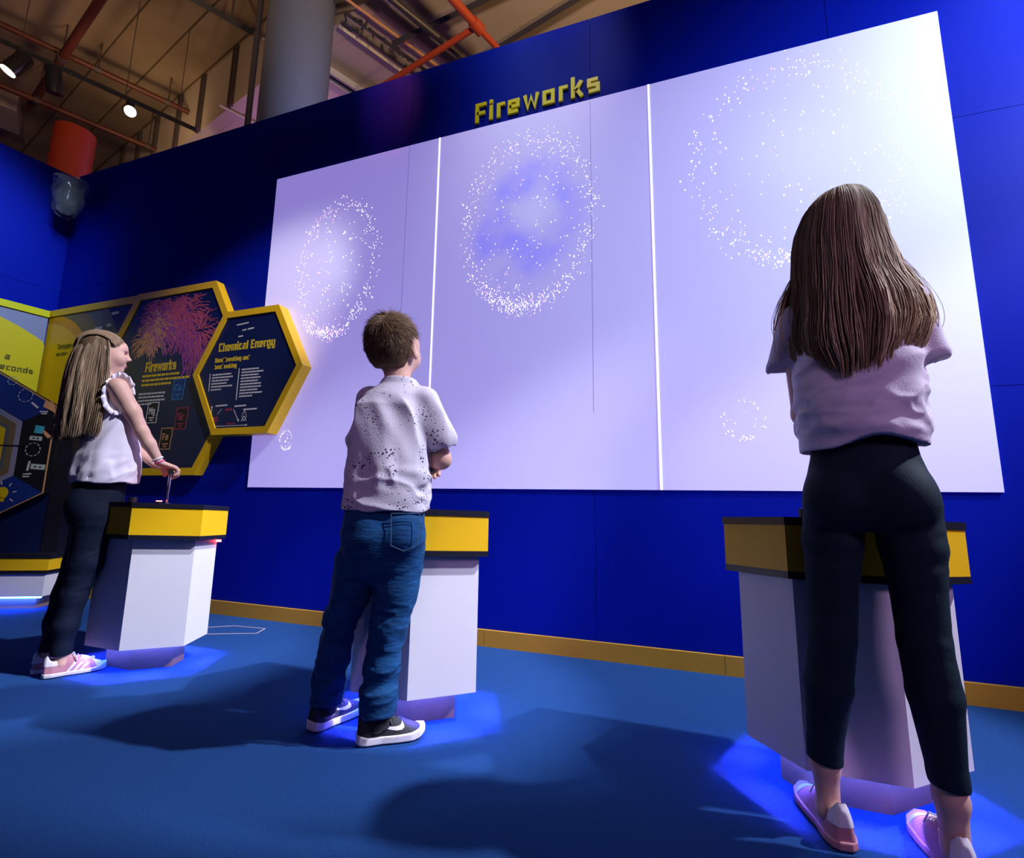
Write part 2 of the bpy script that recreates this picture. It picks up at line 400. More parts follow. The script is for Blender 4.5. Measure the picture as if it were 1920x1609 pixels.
# lamp track with three spotlights
tr0 = np.array(k((-6.322, 2.251), 5.3, 5.3)); tr1 = np.array(k((-5.689, 3.438), 5.3, 5.3)); td = (tr1-tr0)/np.linalg.norm(tr1-tr0)
mb = MB().tube([tr0-td*2, tr1+td*.35], .032, 4)
track = mb.build('lamp_track', 'black_plastic'); tag(track, 'black lamp track hanging over the left wall, carrying the spotlights', 'lamp track')
for s in (.15, 1.0, 1.5):
    p = tr0+td*s
    MB().tube([p, (p[0], p[1], 6.597)], .004, 6).build('suspension_rod', 'rib_metal', track)
def spotlight(base, direction, lit, label, size=1.0, bright=False):
    base = np.array(base, float); d = np.array(direction, float); d /= np.linalg.norm(d)
    t = thing('spotlight', label, 'spotlight', tuple(base))
    o = np.zeros(3); j = o + np.array([0, 0, -.11*size])
    MB().box((-.03, -.03, -.04), (.03, .03, 0)).tube([o, j], .014*size, 8).build('bracket', 'black_plastic', t)
    c0 = j - d*.10*size; c1 = j + d*.13*size
    MB().tube([c0, c0+d*.02, c1], [.05*size, .062*size, .062*size], 20).build('lamp_body', 'black_plastic', t, True)
    if lit:
        MB().tube([c1, c1+d*.006], .054*size, 20).build('lens', 'lamp_glow' if bright else 'lamp_glow_soft', t)
    return t
l1 = np.array([-6.30, 2.30, 5.27])
spotlight(tr0+td*.16+np.array([0, 0, -.03]), (-.25, -.35, -.9), True, 'leftmost spotlight on the black track, lit, cut near the edge of the photo', 1.15)
spotlight(tr0+td*.42+np.array([0, 0, -.03]), (-.15, .25, -.9), False, 'dark unlit spotlight hanging upside down on the black track', 1.15)
spotlight(tr0+td*1.05+np.array([0, 0, -.03]), (.80, -.35, -.62), True, 'brightest spotlight, glaring towards the viewer at the end of the track', 1.0, True)
# second black track near the column
p0 = np.array((-4.673, 2.976, 6.0)); p1 = np.array((-4.368, 3.455, 6.0)); dd = (p1-p0)/np.linalg.norm(p1-p0)
tk2 = MB().tube([p0-dd*1.5, p1+dd*0.0], .038, 4).build('lamp_track', 'black_plastic')
tag(tk2, 'thick black lamp track ending at the grey column', 'lamp track')
for s in (.0, .35):
    p = p0+dd*s; MB().tube([p, (p[0], p[1], 6.597)], .012, 6).build('suspension_rod', 'rib_metal', tk2)
# round columns behind the wall
col = MB().tube([(-3.38, 3.18, 0.0), (-3.38, 3.18, 6.6)], .30, 64).build('column', 'column_paint', None, True)
tag(col, 'tall round blue-grey column rising behind the blue wall', 'column')
cp = MB().tube([(-3.735, 3.0, 0.0), (-3.735, 3.0, 6.6)], .028, 12)
o = cp.build('drain_pipe', 'grey_pipe', None, True); tag(o, 'thin dark vertical pipe on the left of the blue-grey column', 'pipe')
oc = MB().tube([(-6.56, 3.08, 0.0), (-6.56, 3.08, 4.98)], .19, 48).build('column', 'orange_paint', None, True)
tag(oc, 'short orange round column top behind the corner of the two blue walls', 'column')
# fittings under the low ceiling
def lowk(p, z=5.66): return k(p, 5.0, z)
def ext_pts(a, b, e0, e1):
    a = np.array(a, float); b = np.array(b, float); d = (b-a)/np.linalg.norm(b-a); return a-d*e0, b+d*e1
a, b = ext_pts(lowk((-2.736, 2.982), 5.70), lowk((-2.433, 3.573), 5.70), 0, .6)
o = MB().tube([a, b], .022, 4).build('ceiling_rail', 'pale_metal'); tag(o, 'shining thin metal rail on the low ceiling, right of the column', 'ceiling rail')
a, b = ext_pts(lowk((-3.138, 3.284), 5.68), lowk((-2.954, 3.636), 5.68), .6, .5)
o = MB().tube([a, b], .045, 4).build('ceiling_rail', 'pale_metal'); tag(o, 'double metal rail on the low ceiling, nearest the column', 'ceiling rail')
off = np.array([.09, -.03, 0])
MB().tube([a-off, b-off], .022, 4).build('dark_slot', 'black_plastic', o); MB().tube([a-off*1.5, b-off*1.5], .016, 4).build('lower_lip', 'pale_metal', o)
a, b = ext_pts(lowk((-2.148, 2.938), 5.60), lowk((-1.796, 3.597), 5.60), .8, .6)
o = MB().tube([a, b], .04, 12).build('ceiling_pipe', 'grey_pipe', None, True); tag(o, 'thick dark grey pipe over the blue wall, left of the red pipes', 'pipe')
a, b = ext_pts(lowk((-2.42, 2.99), 5.69), lowk((-2.08, 3.60), 5.69), .8, .5)
o = MB().tube([a, b], .013, 8).build('conduit', 'copper_edge', None, True); tag(o, 'thin brass coloured conduit beside the thick dark grey pipe', 'conduit')
a, b = ext_pts(lowk((-2.56, 2.99), 5.62), lowk((-2.22, 3.60), 5.62), .1, .5)
mb = MB(); rr = random.Random(3)
n = 90
for i in range(n):
    t = i/n; p = a+(b-a)*t + np.array([rr.uniform(-.03, .03), rr.uniform(-.03, .03), rr.uniform(-.02, .02)])
    q = p + np.array([rr.uniform(-.03, .03), rr.uniform(-.03, .03), rr.uniform(-.03, .03)])
    mb.tube([p, q], .01, 5)
mb.tube([a, b], .02, 6)
o = mb.build('cable_bundle', 'grey_pipe'); tag(o, 'rough bundle of cables tied along the low ceiling beside the brass conduit', 'cable bundle')
rp = MB()
q0 = np.array(lowk((-1.700, 2.95), 5.45)); q1 = np.array(lowk((-1.537, 3.379), 5.45)); q2 = np.array(lowk((-1.34, 3.85), 5.45)); q3 = np.array(lowk((-2.9, 3.70), 5.45))
q00 = q0 - (q1-q0)*2.5
o = MB().tube([q00, q1], .042, 14).build('sprinkler_pipe', 'red_pipe', None, True); tag(o, 'bright red pipe with a tee, crossing above the lettering end of the wall', 'pipe')
MB().tube([q1, q2], .030, 12).build('thin_end', 'red_pipe', o, True)
MB().tube([q1, q3], .030, 12).build('branch', 'red_pipe', o, True)
MB().tube([q1-(q1-q0)*.12, q1+(q1-q0)*.12], .058, 14).build('tee_fitting', 'red_pipe', o, True)
for a_, b_, lab in (((-1.487, 3.199), (-1.926, 3.244), 'grey strut under the low ceiling, left of the red pipe'), ((-.45, 3.38), (-1.15, 3.56), 'grey strut under the low ceiling, rightmost of the roof fittings')):
    a, b = ext_pts(lowk(a_, 5.66), lowk(b_, 5.66), .5, .5)
    o = MB().tube([a, b], .03, 4).build('ceiling_strut', 'grey_pipe'); tag(o, lab, 'ceiling strut')
a, b = ext_pts((-5.263, 3.965, 5.69), (-5.169, 4.149, 5.69), .12, .5)
o = MB().tube([a, b], .02, 4).build('ceiling_rail', 'pale_metal'); tag(o, 'pale rail on the violet lit ceiling strip left of the column', 'ceiling rail')

# ================================================================== SCREEN
WF = ((0, D, 0), (1, 0, 0), (0, 0, 1), (0, -1, 0))      # frame of the main wall, normal towards the visitors
sx0, sx1, sz0, sz1 = -2.647, 1.247, 0.808, 3.033
seams = [-1.33, -0.049]
scr = thing('projection_screen', 'huge white projection area on the blue wall, divided into three by white lines', 'projection screen', (0, D, 0))
edges = [sx0] + seams + [sx1]
def projected_image():
    """the soft clouds of the projected bursts: violet haze in the middle one, pale haze in the others"""
    m = MATS['screen_white']; nt = m.node_tree; b = nt.nodes['Principled BSDF']; tc = nt.nodes['Texture Coordinate']
    def blob(cx, cz, ax, az, tilt, inner, outer):
        mp = nt.nodes.new('ShaderNodeMapping'); mp.vector_type = 'TEXTURE'
        mp.inputs['Location'].default_value = (cx, 0, cz); mp.inputs['Rotation'].default_value = (0, tilt, 0); mp.inputs['Scale'].default_value = (ax, 1, az)
        nt.links.new(tc.outputs['Object'], mp.inputs['Vector'])
        ln_ = nt.nodes.new('ShaderNodeVectorMath'); ln_.operation = 'LENGTH'; nt.links.new(mp.outputs['Vector'], ln_.inputs[0])
        mr = nt.nodes.new('ShaderNodeMapRange'); mr.interpolation_type = 'SMOOTHSTEP'
        mr.inputs['From Min'].default_value = outer; mr.inputs['From Max'].default_value = inner
        nt.links.new(ln_.outputs['Value'], mr.inputs['Value']); return mr.outputs['Result']
    def mth(op, a_, b_):
        n_ = nt.nodes.new('ShaderNodeMath'); n_.operation = op
        for i_, v_ in enumerate((a_, b_)):
            if isinstance(v_, (int, float)): n_.inputs[i_].default_value = v_
            else: nt.links.new(v_, n_.inputs[i_])
        return n_.outputs[0]
    ns = nt.nodes.new('ShaderNodeTexNoise'); ns.inputs['Scale'].default_value = 3.2; ns.inputs['Detail'].default_value = 3
    nt.links.new(tc.outputs['Object'], ns.inputs['Vector'])
    mrn = nt.nodes.new('ShaderNodeMapRange'); mrn.inputs['From Min'].default_value = .40; mrn.inputs['From Max'].default_value = .62; nt.links.new(ns.outputs['Fac'], mrn.inputs['Value'])
    ring = mth('MULTIPLY', blob(-.74, 2.36, .30, .38, .5, .75, 1.25), mth('SUBTRACT', 1.0, mth('MULTIPLY', blob(-.70, 2.40, .16, .20, .5, .3, 1.1), .8)))
    viol = mth('MULTIPLY', ring, mrn.outputs['Result'])
    pale = mth('ADD', mth('MULTIPLY', blob(-2.04, 2.28, .17, .34, -.5, .1, 1.1), .8), mth('ADD', mth('MULTIPLY', blob(-.70, 2.40, .16, .22, .5, .1, 1.2), .6), mth('MULTIPLY', blob(.62, 2.48, .34, .30, .5, .1, 1.1), .5)))
    m1 = nt.nodes.new('ShaderNodeMix'); m1.data_type = 'RGBA'; m1.inputs[6].default_value = (0.24, 0.19, 0.56, 1); m1.inputs[7].default_value = (0.32, 0.30, 0.68, 1); nt.links.new(pale, m1.inputs[0])
    m2 = nt.nodes.new('ShaderNodeMix'); m2.data_type = 'RGBA'; m2.inputs[7].default_value = (0.11, 0.07, 0.70, 1); nt.links.new(m1.outputs[2], m2.inputs[6]); nt.links.new(viol, m2.inputs[0])
    nt.links.new(m2.outputs[2], b.inputs['Emission Color'])
projected_image()
for i in range(3):
    a_, b_ = edges[i], edges[i+1]-(.0005 if i < 2 else 0)
    MB().add([(x, y, z-0) for x, y, z in [(a_, -.006, sz0), (b_, -.006, sz0), (b_, -.0008, sz0), (a_, -.0008, sz0), (a_, -.006, sz1), (b_, -.006, sz1), (b_, -.0008, sz1), (a_, -.0008, sz1)]], [(0,3,2,1),(4,5,6,7),(0,1,5,4),(1,2,6,5),(2,3,7,6),(3,0,4,7)]).build('screen_panel', 'screen_white', scr)
for x in (-1.55, -.37):
    MB().box((x-.0007, -.0067, 1.2), (x+.0007, -.0061, sz1)).build('panel_joint', 'print_lilac', scr)
for x in seams:
    MB().box((x-.005, -.0085, sz0), (x+.005, -.0062, sz1)).build('dividing_line', 'projected_line', scr)
# sparks of the projected fireworks: countless flecks, one drawing per burst
def burst(cx, cz, ra, rb, tilt, n, seed, label, bottom=.35, pink=.2, size=1.0, fade=1.0):
    rg = random.Random(seed)
    t = thing('projected_firework', label, 'projected firework', (cx, D-.0070, cz))
    groups = {'spark_white': MB(), 'spark_pink': MB()}
    ct, st = math.cos(tilt), math.sin(tilt)
    for i in range(n):
        u = rg.random()
        if u < bottom:
            a = rg.gauss(-1.72, .34); r = rg.gauss(.96, .045)
        elif u < .78:
            a = rg.uniform(-math.pi, math.pi); r = min(1.05, rg.gauss(.90, .07))
        else:
            a = rg.uniform(-math.pi, math.pi); r = math.sqrt(rg.uniform(.02, .8))
        x = ra*r*math.cos(a); z = rb*r*math.sin(a)
        x, z = x*ct - z*st, x*st + z*ct
        s = rg.uniform(.0011, .0034)*size*(1.4 if rg.random() < .06 else 1)
        b = rg.uniform(.8, 2.6)*s
        key = 'spark_pink' if rg.random() < pink and (a < -1.2 and a > -2.3 or x < 0) else 'spark_white'
        pts = [(x+s*.9*math.cos(q), z+b*.8*math.sin(q)) for q in (0, 1.25, 2.51, 3.77, 5.03)]
        groups[key].add([(p[0], 0, p[1]) for p in pts] + [(p[0], .0006, p[1]) for p in pts], [(0, 1, 2, 3, 4), (5, 6, 7, 8, 9)[::-1]] + [(i_, (i_+1) % 5, 5+(i_+1) % 5, 5+i_)[::-1] for i_ in range(5)])
    for key, g in groups.items():
        if g.v:
            o = g.build('white_sparks' if key == 'spark_white' else 'pink_sparks', key, t); o['kind'] = 'stuff'
burst(-2.06, 2.28, .335, .50, -.06, 620, 1, 'dense ring of white and pink sparks projected on the left screen panel', .32, .35)
burst(-.74, 2.36, .42, .56, -.05, 900, 2, 'faint ball of white sparks projected on the middle screen panel below the sign', .30, .10, .85)
burst(.62, 2.44, .50, .56, .0, 560, 3, 'wide ring of white sparks projected on the right screen panel above the tallest girl', .30, .10, 1.05)
burst(-2.36, 1.115, .055, .07, 0, 70, 4, 'tiny pale burst low on the left screen panel, under the smaller hexagon', .2, 0, .6)
burst(.33, 1.14, .10, .10, 0, 60, 5, 'tiny pale burst low on the right screen panel, left of the tallest girl', .2, 0, .6)

# ------------------------------------------------------------------ lettering on the wall
mb = MB()
stroke_text(mb, 'Fireworks', ((-1.089, D, 3.066), (1, 0, 0), (0, 0, 1), (0, -1, 0)), .136, .001, .014, .165, .790, .03)
sign = mb.build('wall_lettering', 'bright_yellow'); tag(sign, 'raised yellow letters reading Fireworks above the projection screen', 'lettering')

# ------------------------------------------------------------------ hexagonal wall panels
def hexa_panel(name, label, ox, oz, Rr, front, back, wframe, stretch=1.0, holes=None):
    t = thing(name, label, 'wall panel', (ox, D, oz))
    h = [(Rr*math.cos(math.pi/3*i)*stretch, Rr*math.sin(math.pi/3*i)) for i in range(6)]
    g = [(x*(1-wframe/Rr), y*(1-wframe/Rr)) for x, y in h]
    fr = ((0, 0, 0), (1, 0, 0), (0, 0, 1), (0, -1, 0))
    mb = MB().ring(h, g, fr, back, front)
    mb.build('frame', 'yellow_laminate', t)
    MB().plate(g, fr, back, front-.010).build('board', 'navy_print', t)
    return t, fr
def lines(mb, fr, x, z, wd, rows, lh, t0, t1, rg, seg=.02):
    O, X, Z, N = [np.array(a, float) for a in fr]
    for i in range(rows):
        zz = z - i*lh; xx = x; lim = x + wd*(rg.uniform(.72, 1.0) if i < rows-1 else rg.uniform(.4, .7))
        while xx < lim:
            ww = rg.uniform(.4, 1.5)*seg
            e = min(xx+ww, lim)
            hh = lh*.24
            P = lambda a, b, t: O+X*a+Z*b+N*t
            mb.hexa([P(xx, zz-hh, t0), P(e, zz-hh, t0), P(e, zz+hh, t0), P(xx, zz+hh, t0), P(xx, zz-hh, t1), P(e, zz-hh, t1), P(e, zz+hh, t1), P(xx, zz+hh, t1)])
            xx = e + seg*.22
def bar(mb, fr, p, q, wd, t0, t1):
    O, X, Z, N = [np.array(a, float) for a in fr]; p = np.array(p, float); q = np.array(q, float)
    d = (q-p)/np.linalg.norm(q-p); n = np.array([-d[1], d[0]])*wd/2
    P = lambda a, t: O+X*a[0]+Z*a[1]+N*t
    mb.hexa([P(p-n, t0), P(q-n, t0), P(q+n, t0), P(p+n, t0), P(p-n, t1), P(q-n, t1), P(q+n, t1), P(p+n, t1)])
rg = random.Random(5)
# small hexagon
t, fr = hexa_panel('hexagon_display', 'smaller yellow framed hexagon display about chemical energy, overlapping the screen', -2.677, 1.583, .4994, .088, .0005, .052, .954)
f = .078; T0, T1 = f-.001, f+.0008
mb = MB(); stroke_text(mb, 'Chemical Energy', ((-.268, 0, .150), *fr[1:]), .062, T0, T1, .20, .50)
mb.build('heading', 'text_yellow', t)
mb = MB(); stroke_text(mb, 'Bond breaking and', ((-.290, 0, .075), *fr[1:]), .033, T0, T1, .20, .31)
stroke_text(mb, 'bond making', ((-.292, 0, .028), *fr[1:]), .033, T0, T1, .20, .205)
mb.build('subheading', 'text_yellow', t)
mb = MB()
lines(mb, fr, -.300, -.012, .19, 6, .021, T0, T1, rg); bar(mb, fr, (-.322, 0), (-.318, -.125), .006, T0, T1)
mb.build('text_column', 'text_white', t); mb = MB()
lines(mb, fr, -.038, .008, .205, 10, .0205, T0, T1, rg); bar(mb, fr, (-.062, .02), (-.062, -.20), .006, T0, T1)
mb.build('text_column', 'text_white', t); mb = MB()
bar(mb, fr, (-.125, .33), (-.02, .338), .009, T0, T1); bar(mb, fr, (-.07, .287), (-.035, .290), .009, T0, T1); bar(mb, fr, (-.022, .291), (.03, .295), .010, T0, T1); bar(mb, fr, (-.10, .245), (-.06, .247), .009, T0, T1)
mb.build('top_notes', 'text_white', t)
mb = MB()
bar(mb, fr, (-.272, -.375), (-.272, -.235), .004, T0, T1); bar(mb, fr, (-.28, -.372), (.055, -.372), .004, T0, T1)
bar(mb, fr, (-.215, -.29), (-.182, -.255), .004, T0, T1); bar(mb, fr, (-.075, -.262), (-.028, -.335), .004, T0, T1)
for c in ((-.255, -.352), (-.252, -.32), (.045, -.372), (-.272, -.238), (-.025, -.338)): bar(mb, fr, (c[0]-.006, c[1]), (c[0]+.006, c[1]), .012, T0, T1)
for a_, b_ in (((.0, -.345), (.022, -.31)), ((.022, -.31), (.044, -.345)), ((.0, -.31), (.022, -.345)), ((.022, -.345), (.044, -.31)), ((.022, -.275), (.04, -.305)), ((.022, -.275), (.004, -.305))): bar(mb, fr, a_, b_, .004, T0, T1)
bar(mb, fr, (-.24, -.232), (-.135, -.230), .010, T0, T1); bar(mb, fr, (-.07, -.242), (.03, -.240), .010, T0, T1); bar(mb, fr, (.01, -.268), (.125, -.266), .010, T0, T1); bar(mb, fr, (-.18, -.392), (-.03, -.391), .010, T0, T1)
mb.build('energy_diagram', 'text_white', t)
mb = MB()
for x in (-.235, -.215): bar(mb, fr, (x-.007, -.315), (x+.007, -.315), .010, T0, T1); bar(mb, fr, (x-.007, -.333), (x+.007, -.333), .010, T0, T1)
for x in (-.14, -.118, -.096): bar(mb, fr, (x-.007, -.262), (x+.007, -.262), .013, T0, T1)
for x in (-.11, -.09, -.06): bar(mb, fr, (x-.006, -.358), (x+.006, -.358), .012, T0, T1)
mb.build('molecule_marks', 'print_red', t)
# large hexagon
t, fr = hexa_panel('hexagon_display', 'larger yellow framed hexagon display headed Fireworks, with a photograph of bursts', -3.468, 1.585, .808, .063, .0005, .058, 1.0)
f = .053; T0, T1 = f-.001, f+.0008
mb = MB(); stroke_text(mb, 'Fireworks', ((-.225, 0, .065), *fr[1:]), .078, T0, T1, .20, .32)
mb.build('heading', 'text_yellow', t)
mb = MB(); lines(mb, fr, -.245, .035, .50, 3, .034, T0, T1, rg, .035); mb.build('introduction', 'text_yellow', t)
mb = MB(); lines(mb, fr, -.26, -.10, .32, 4, .026, T0, T1, rg, .03); mb.build('body_text', 'text_white', t)
# photograph of bursts: streaks of light radiating from several centres
for matn, cs in (('spark_gold', [(-.16, .42, .26), (-.26, .30, .2)]), ('spark_rose', [(.12, .50, .30), (-.08, .60, .3), (.28, .34, .30), (.04, .62, .25)]), ('spark_plum', [(.10, .30, .30), (.26, .14, .28), (.0, .46, .30), (-.18, .50, .25)])):
    mb = MB()
    for (cx, cz, rad) in cs:
        for i in range(170):
            a = rg.uniform(0, 2*math.pi); r0 = rg.uniform(.02, .6)*rad; r1 = r0 + rg.uniform(.08, .4)*rad
            p = np.array([cx+r0*math.cos(a), cz+r0*math.sin(a)-.2*r0*r0/rad]); q = np.array([cx+r1*math.cos(a), cz+r1*math.sin(a)-.35*r1*r1/rad])
            ok = lambda v: (v[1] < .635 and v[1]*.5 + abs(v[0])*.866 < .64 and v[1] > (.17 if v[0] < .14 else -.02))
            if ok(p) and ok(q): bar(mb, fr, p, q, rg.uniform(.003, .008), T0-.0005*rg.random(), T1-.0015*rg.random()+.001)
    o = mb.build('firework_photograph', matn, t); o['kind'] = 'stuff'
mb = MB(); bar(mb, fr, (-.215, .32), (-.195, .15), .006, T0, T1); bar(mb, fr, (-.175, .30), (-.17, .12), .005, T0, T1)
mb.build('rocket_trail', 'spark_gold', t)
def tile(x, z, sym, m1, fill='print_black'):
    w_, h_ = .056, .078; sl = .004
    out = [(x-w_, z-h_), (x+w_, z-h_), (x+w_, z-h_*.1), (x+w_+sl*2, z+h_*.1), (x+w_+sl*2, z+h_), (x-w_+sl, z+h_), (x-w_+sl, z+h_*.1), (x-w_, z-h_*.1)]
    inn = [(x+(p[0]-x)*.88, z+(p[1]-z)*.91) for p in out]
    mb = MB().ring(out, inn, fr, T0, T1)
    stroke_text(mb, sym, ((x-.034, 0, z-.012), *fr[1:]), .052, T0, T1+.0003, .17, .066)
    bar(mb, fr, (x-.028, z-.038), (x+.03, z-.038), .009, T0, T1+.0003); bar(mb, fr, (x-.015, z-.056), (x+.017, z-.056), .009, T0, T1+.0003)
    o = mb.build('element_tile', m1, t)
    MB().plate(inn, fr, T0-.001, T0+.0012).build('tile_background', fill, o)
tile(.142, -.085, 'Cu', 'print_sky', 'print_blue'); tile(-.095, -.245, 'Mg', 'text_white'); tile(.205, -.30, 'Sr', 'print_magenta'); tile(.075, -.44, 'Fe', 'spark_gold')
mb = MB(); bar(mb, fr, (-.19, -.52), (-.19, -.39), .006, T0, T1); mb.build('tile_edge', 'text_white', t)

# ------------------------------------------------------------------ low graphic band in the corner
zt, zb = 2.285, .905
g = thing('graphic_panel', 'yellow bordered graphic panel with a large yellow disc, between the corner and the larger hexagon', 'graphic panel', (0, D, 0))
th = .05
hexL = lambda z: -3.468 - (.808 - abs(z-1.585)/.866*.5) - .002
outer = [(-4.978, zb), (hexL(zb), zb), (hexL(1.585), 1.585), (hexL(zt), zt), (-4.978, zt)]
MB().plate(outer, ((0, 0, 0), (1, 0, 0), (0, 0, 1), (0, -1, 0)), .0005, th-.01).build('board', 'navy_print', g)
fw = ((0, 0, 0), (1, 0, 0), (0, 0, 1), (0, -1, 0))
for z_ in (zt-.028, zb+.028):
    mb = MB(); bar(mb, fw, (-4.978, z_), (hexL(z_), z_), .056, th-.012, th); mb.build('frame_rail', 'yellow_laminate', g)
def disc(cx, cz, r, xmin, xmax, zmin, zmax, n=72):
    pts = []
    for i in range(n):
        a = 2*math.pi*i/n; x = cx + r*math.cos(a); z = cz + r*math.sin(a)
        pts.append((min(max(x, xmin), xmax), min(max(z, zmin), zmax)))
    out = []
    for p in pts:
        if not out or (abs(p[0]-out[-1][0])+abs(p[1]-out[-1][1])) > 1e-4: out.append(p)
    return out
cx_, cz_ = -4.98, 1.585
for i, (r, m_) in enumerate(((.98, 'print_grey'), (.80, 'print_taupe'), (.66, 'print_orange'), (.58, 'print_gold'))):
    MB().plate(disc(cx_, cz_, r, -4.977, -4.0, zb+.06, zt-.06), fw, th-.0125+.0012*i, th-.0095+.0012*i).build('coloured_disc', m_, g)
mb = MB(); stroke_text(mb, 'Temperature', ((-4.80, 0, 1.93), (1, 0, 0), (0, 0, 1), (0, -1, 0)), .045, th-.006, th-.0035, .18, .33)
lines(mb, fw, -4.80, 1.885, .34, 1, .05, th-.006, th-.0035, rg, .06)
mb.build('caption', 'text_dark', g)
mb = MB(); bar(mb, fw, (-4.18, 2.17), (-4.10, 2.172), .022, th-.008, th-.004); bar(mb, fw, (-4.36, 2.06), (-4.27, 2.065), .022, th-.008, th-.004); bar(mb, fw, (-4.22, 2.075), (-4.17, 2.078), .026, th-.008, th-.004); bar(mb, fw, (-4.27, 1.985), (-4.08, 1.992), .016, th-.008, th-.004)
mb.build('heading', 'text_white', g)
# the same band on the left wall
def lframe(off): 
    q = C0 + ln*off; return ((q[0], q[1], 0), (-ld[0], -ld[1], 0), (0, 0, 1), (ln[0], ln[1], 0))
fl = lframe(0)
g = thing('graphic_panel', 'bright yellow graphic panel on the left wall, cut by the photo edge', 'graphic panel', (0, 0, 0))
MB().plate([(.055, zb), (2.6, zb), (2.6, zt-.01), (.055, zt-.01)], fl, .0005, th-.012).build('board', 'print_lilac', g)
for z_ in (zt-.038, zb+.028):
    mb = MB(); bar(mb, fl, (.052, z_), (2.6, z_), .056, th-.012, th); mb.build('frame_rail', 'bright_yellow', g)
MB().plate(disc(.70, 1.02, 1.17, .053, 2.5, zb+.06, zt-.07, 120), fl, th-.0125, th-.006).build('yellow_disc', 'print_yellow', g)
mb = MB()
O_ = np.array(fl[0]); X_ = np.array(fl[1])
# text reads from the far left towards the corner
def lt(s, z): return (tuple(O_ + X_*s + np.array([0, 0, z])), tuple(-X_), (0, 0, 1), fl[3])
stroke_text(mb, 'a', lt(.27, 1.80), .055, th-.006, th-.003, .16); mb.build('caption', 'text_dark', g); mb = MB()
stroke_text(mb, '20 seconds', lt(.40, 1.715), .050, th-.006, th-.003, .16, .31)
mb.build('caption', 'text_dark', g)

# ------------------------------------------------------------------ wrapped loudspeaker in the corner
sp = thing('loudspeaker', 'small dark loudspeaker wrapped in clear plastic, fixed high in the corner of the walls', 'loudspeaker', (-4.76, 2.26, 3.22))
MB().box((-.10, -.03, -.02), (-.02, .03, .04)).build('bracket', 'black_plastic', sp)
poly = offset_poly([(-.07, -.07), (.06, -.07), (.075, .06), (-.085, .06)], 0)
mb = MB(); mb.add([(x*s_, y*s_, z) for z, s_ in ((-.11, .72), (.09, .95)) for x, y in poly], [(3, 2, 1, 0), (4, 5, 6, 7), (0, 1, 5, 4), (1, 2, 6, 5), (2, 3, 7, 6), (3, 0, 4, 7)])
mb.build('cabinet', 'black_plastic', sp)
MB().tube([(0.0, -.066, .02), (.0, -.078, .02)], .022, 16).tube([(0.0, -.058, -.05), (.0, -.07, -.05)], .03, 16).build('driver', 'grey_pipe', sp, True)
mb = MB(); rr = random.Random(9); seg = 22; lev = [(-.165, .60), (-.15, .85), (-.09, 1.12), (-.02, 1.25), (.05, 1.30), (.10, 1.35), (.125, 1.48), (.16, 1.30)]
vs_ = []
for z, s_ in lev:
    for i in range(seg):
        a = 2*math.pi*i/seg; rr_ = .088*s_*(1+.13*math.sin(3*a+z*40)+rr.uniform(-.09, .09))
        vs_.append((rr_*math.cos(a), rr_*math.sin(a)*.9, z+rr.uniform(-.008, .008)))
mb.add(vs_, [(j*seg+i, j*seg+(i+1) % seg, (j+1)*seg+(i+1) % seg, (j+1)*seg+i) for j in range(len(lev)-1) for i in range(seg)])
mb.build('plastic_bag', 'plastic_wrap', sp, True)

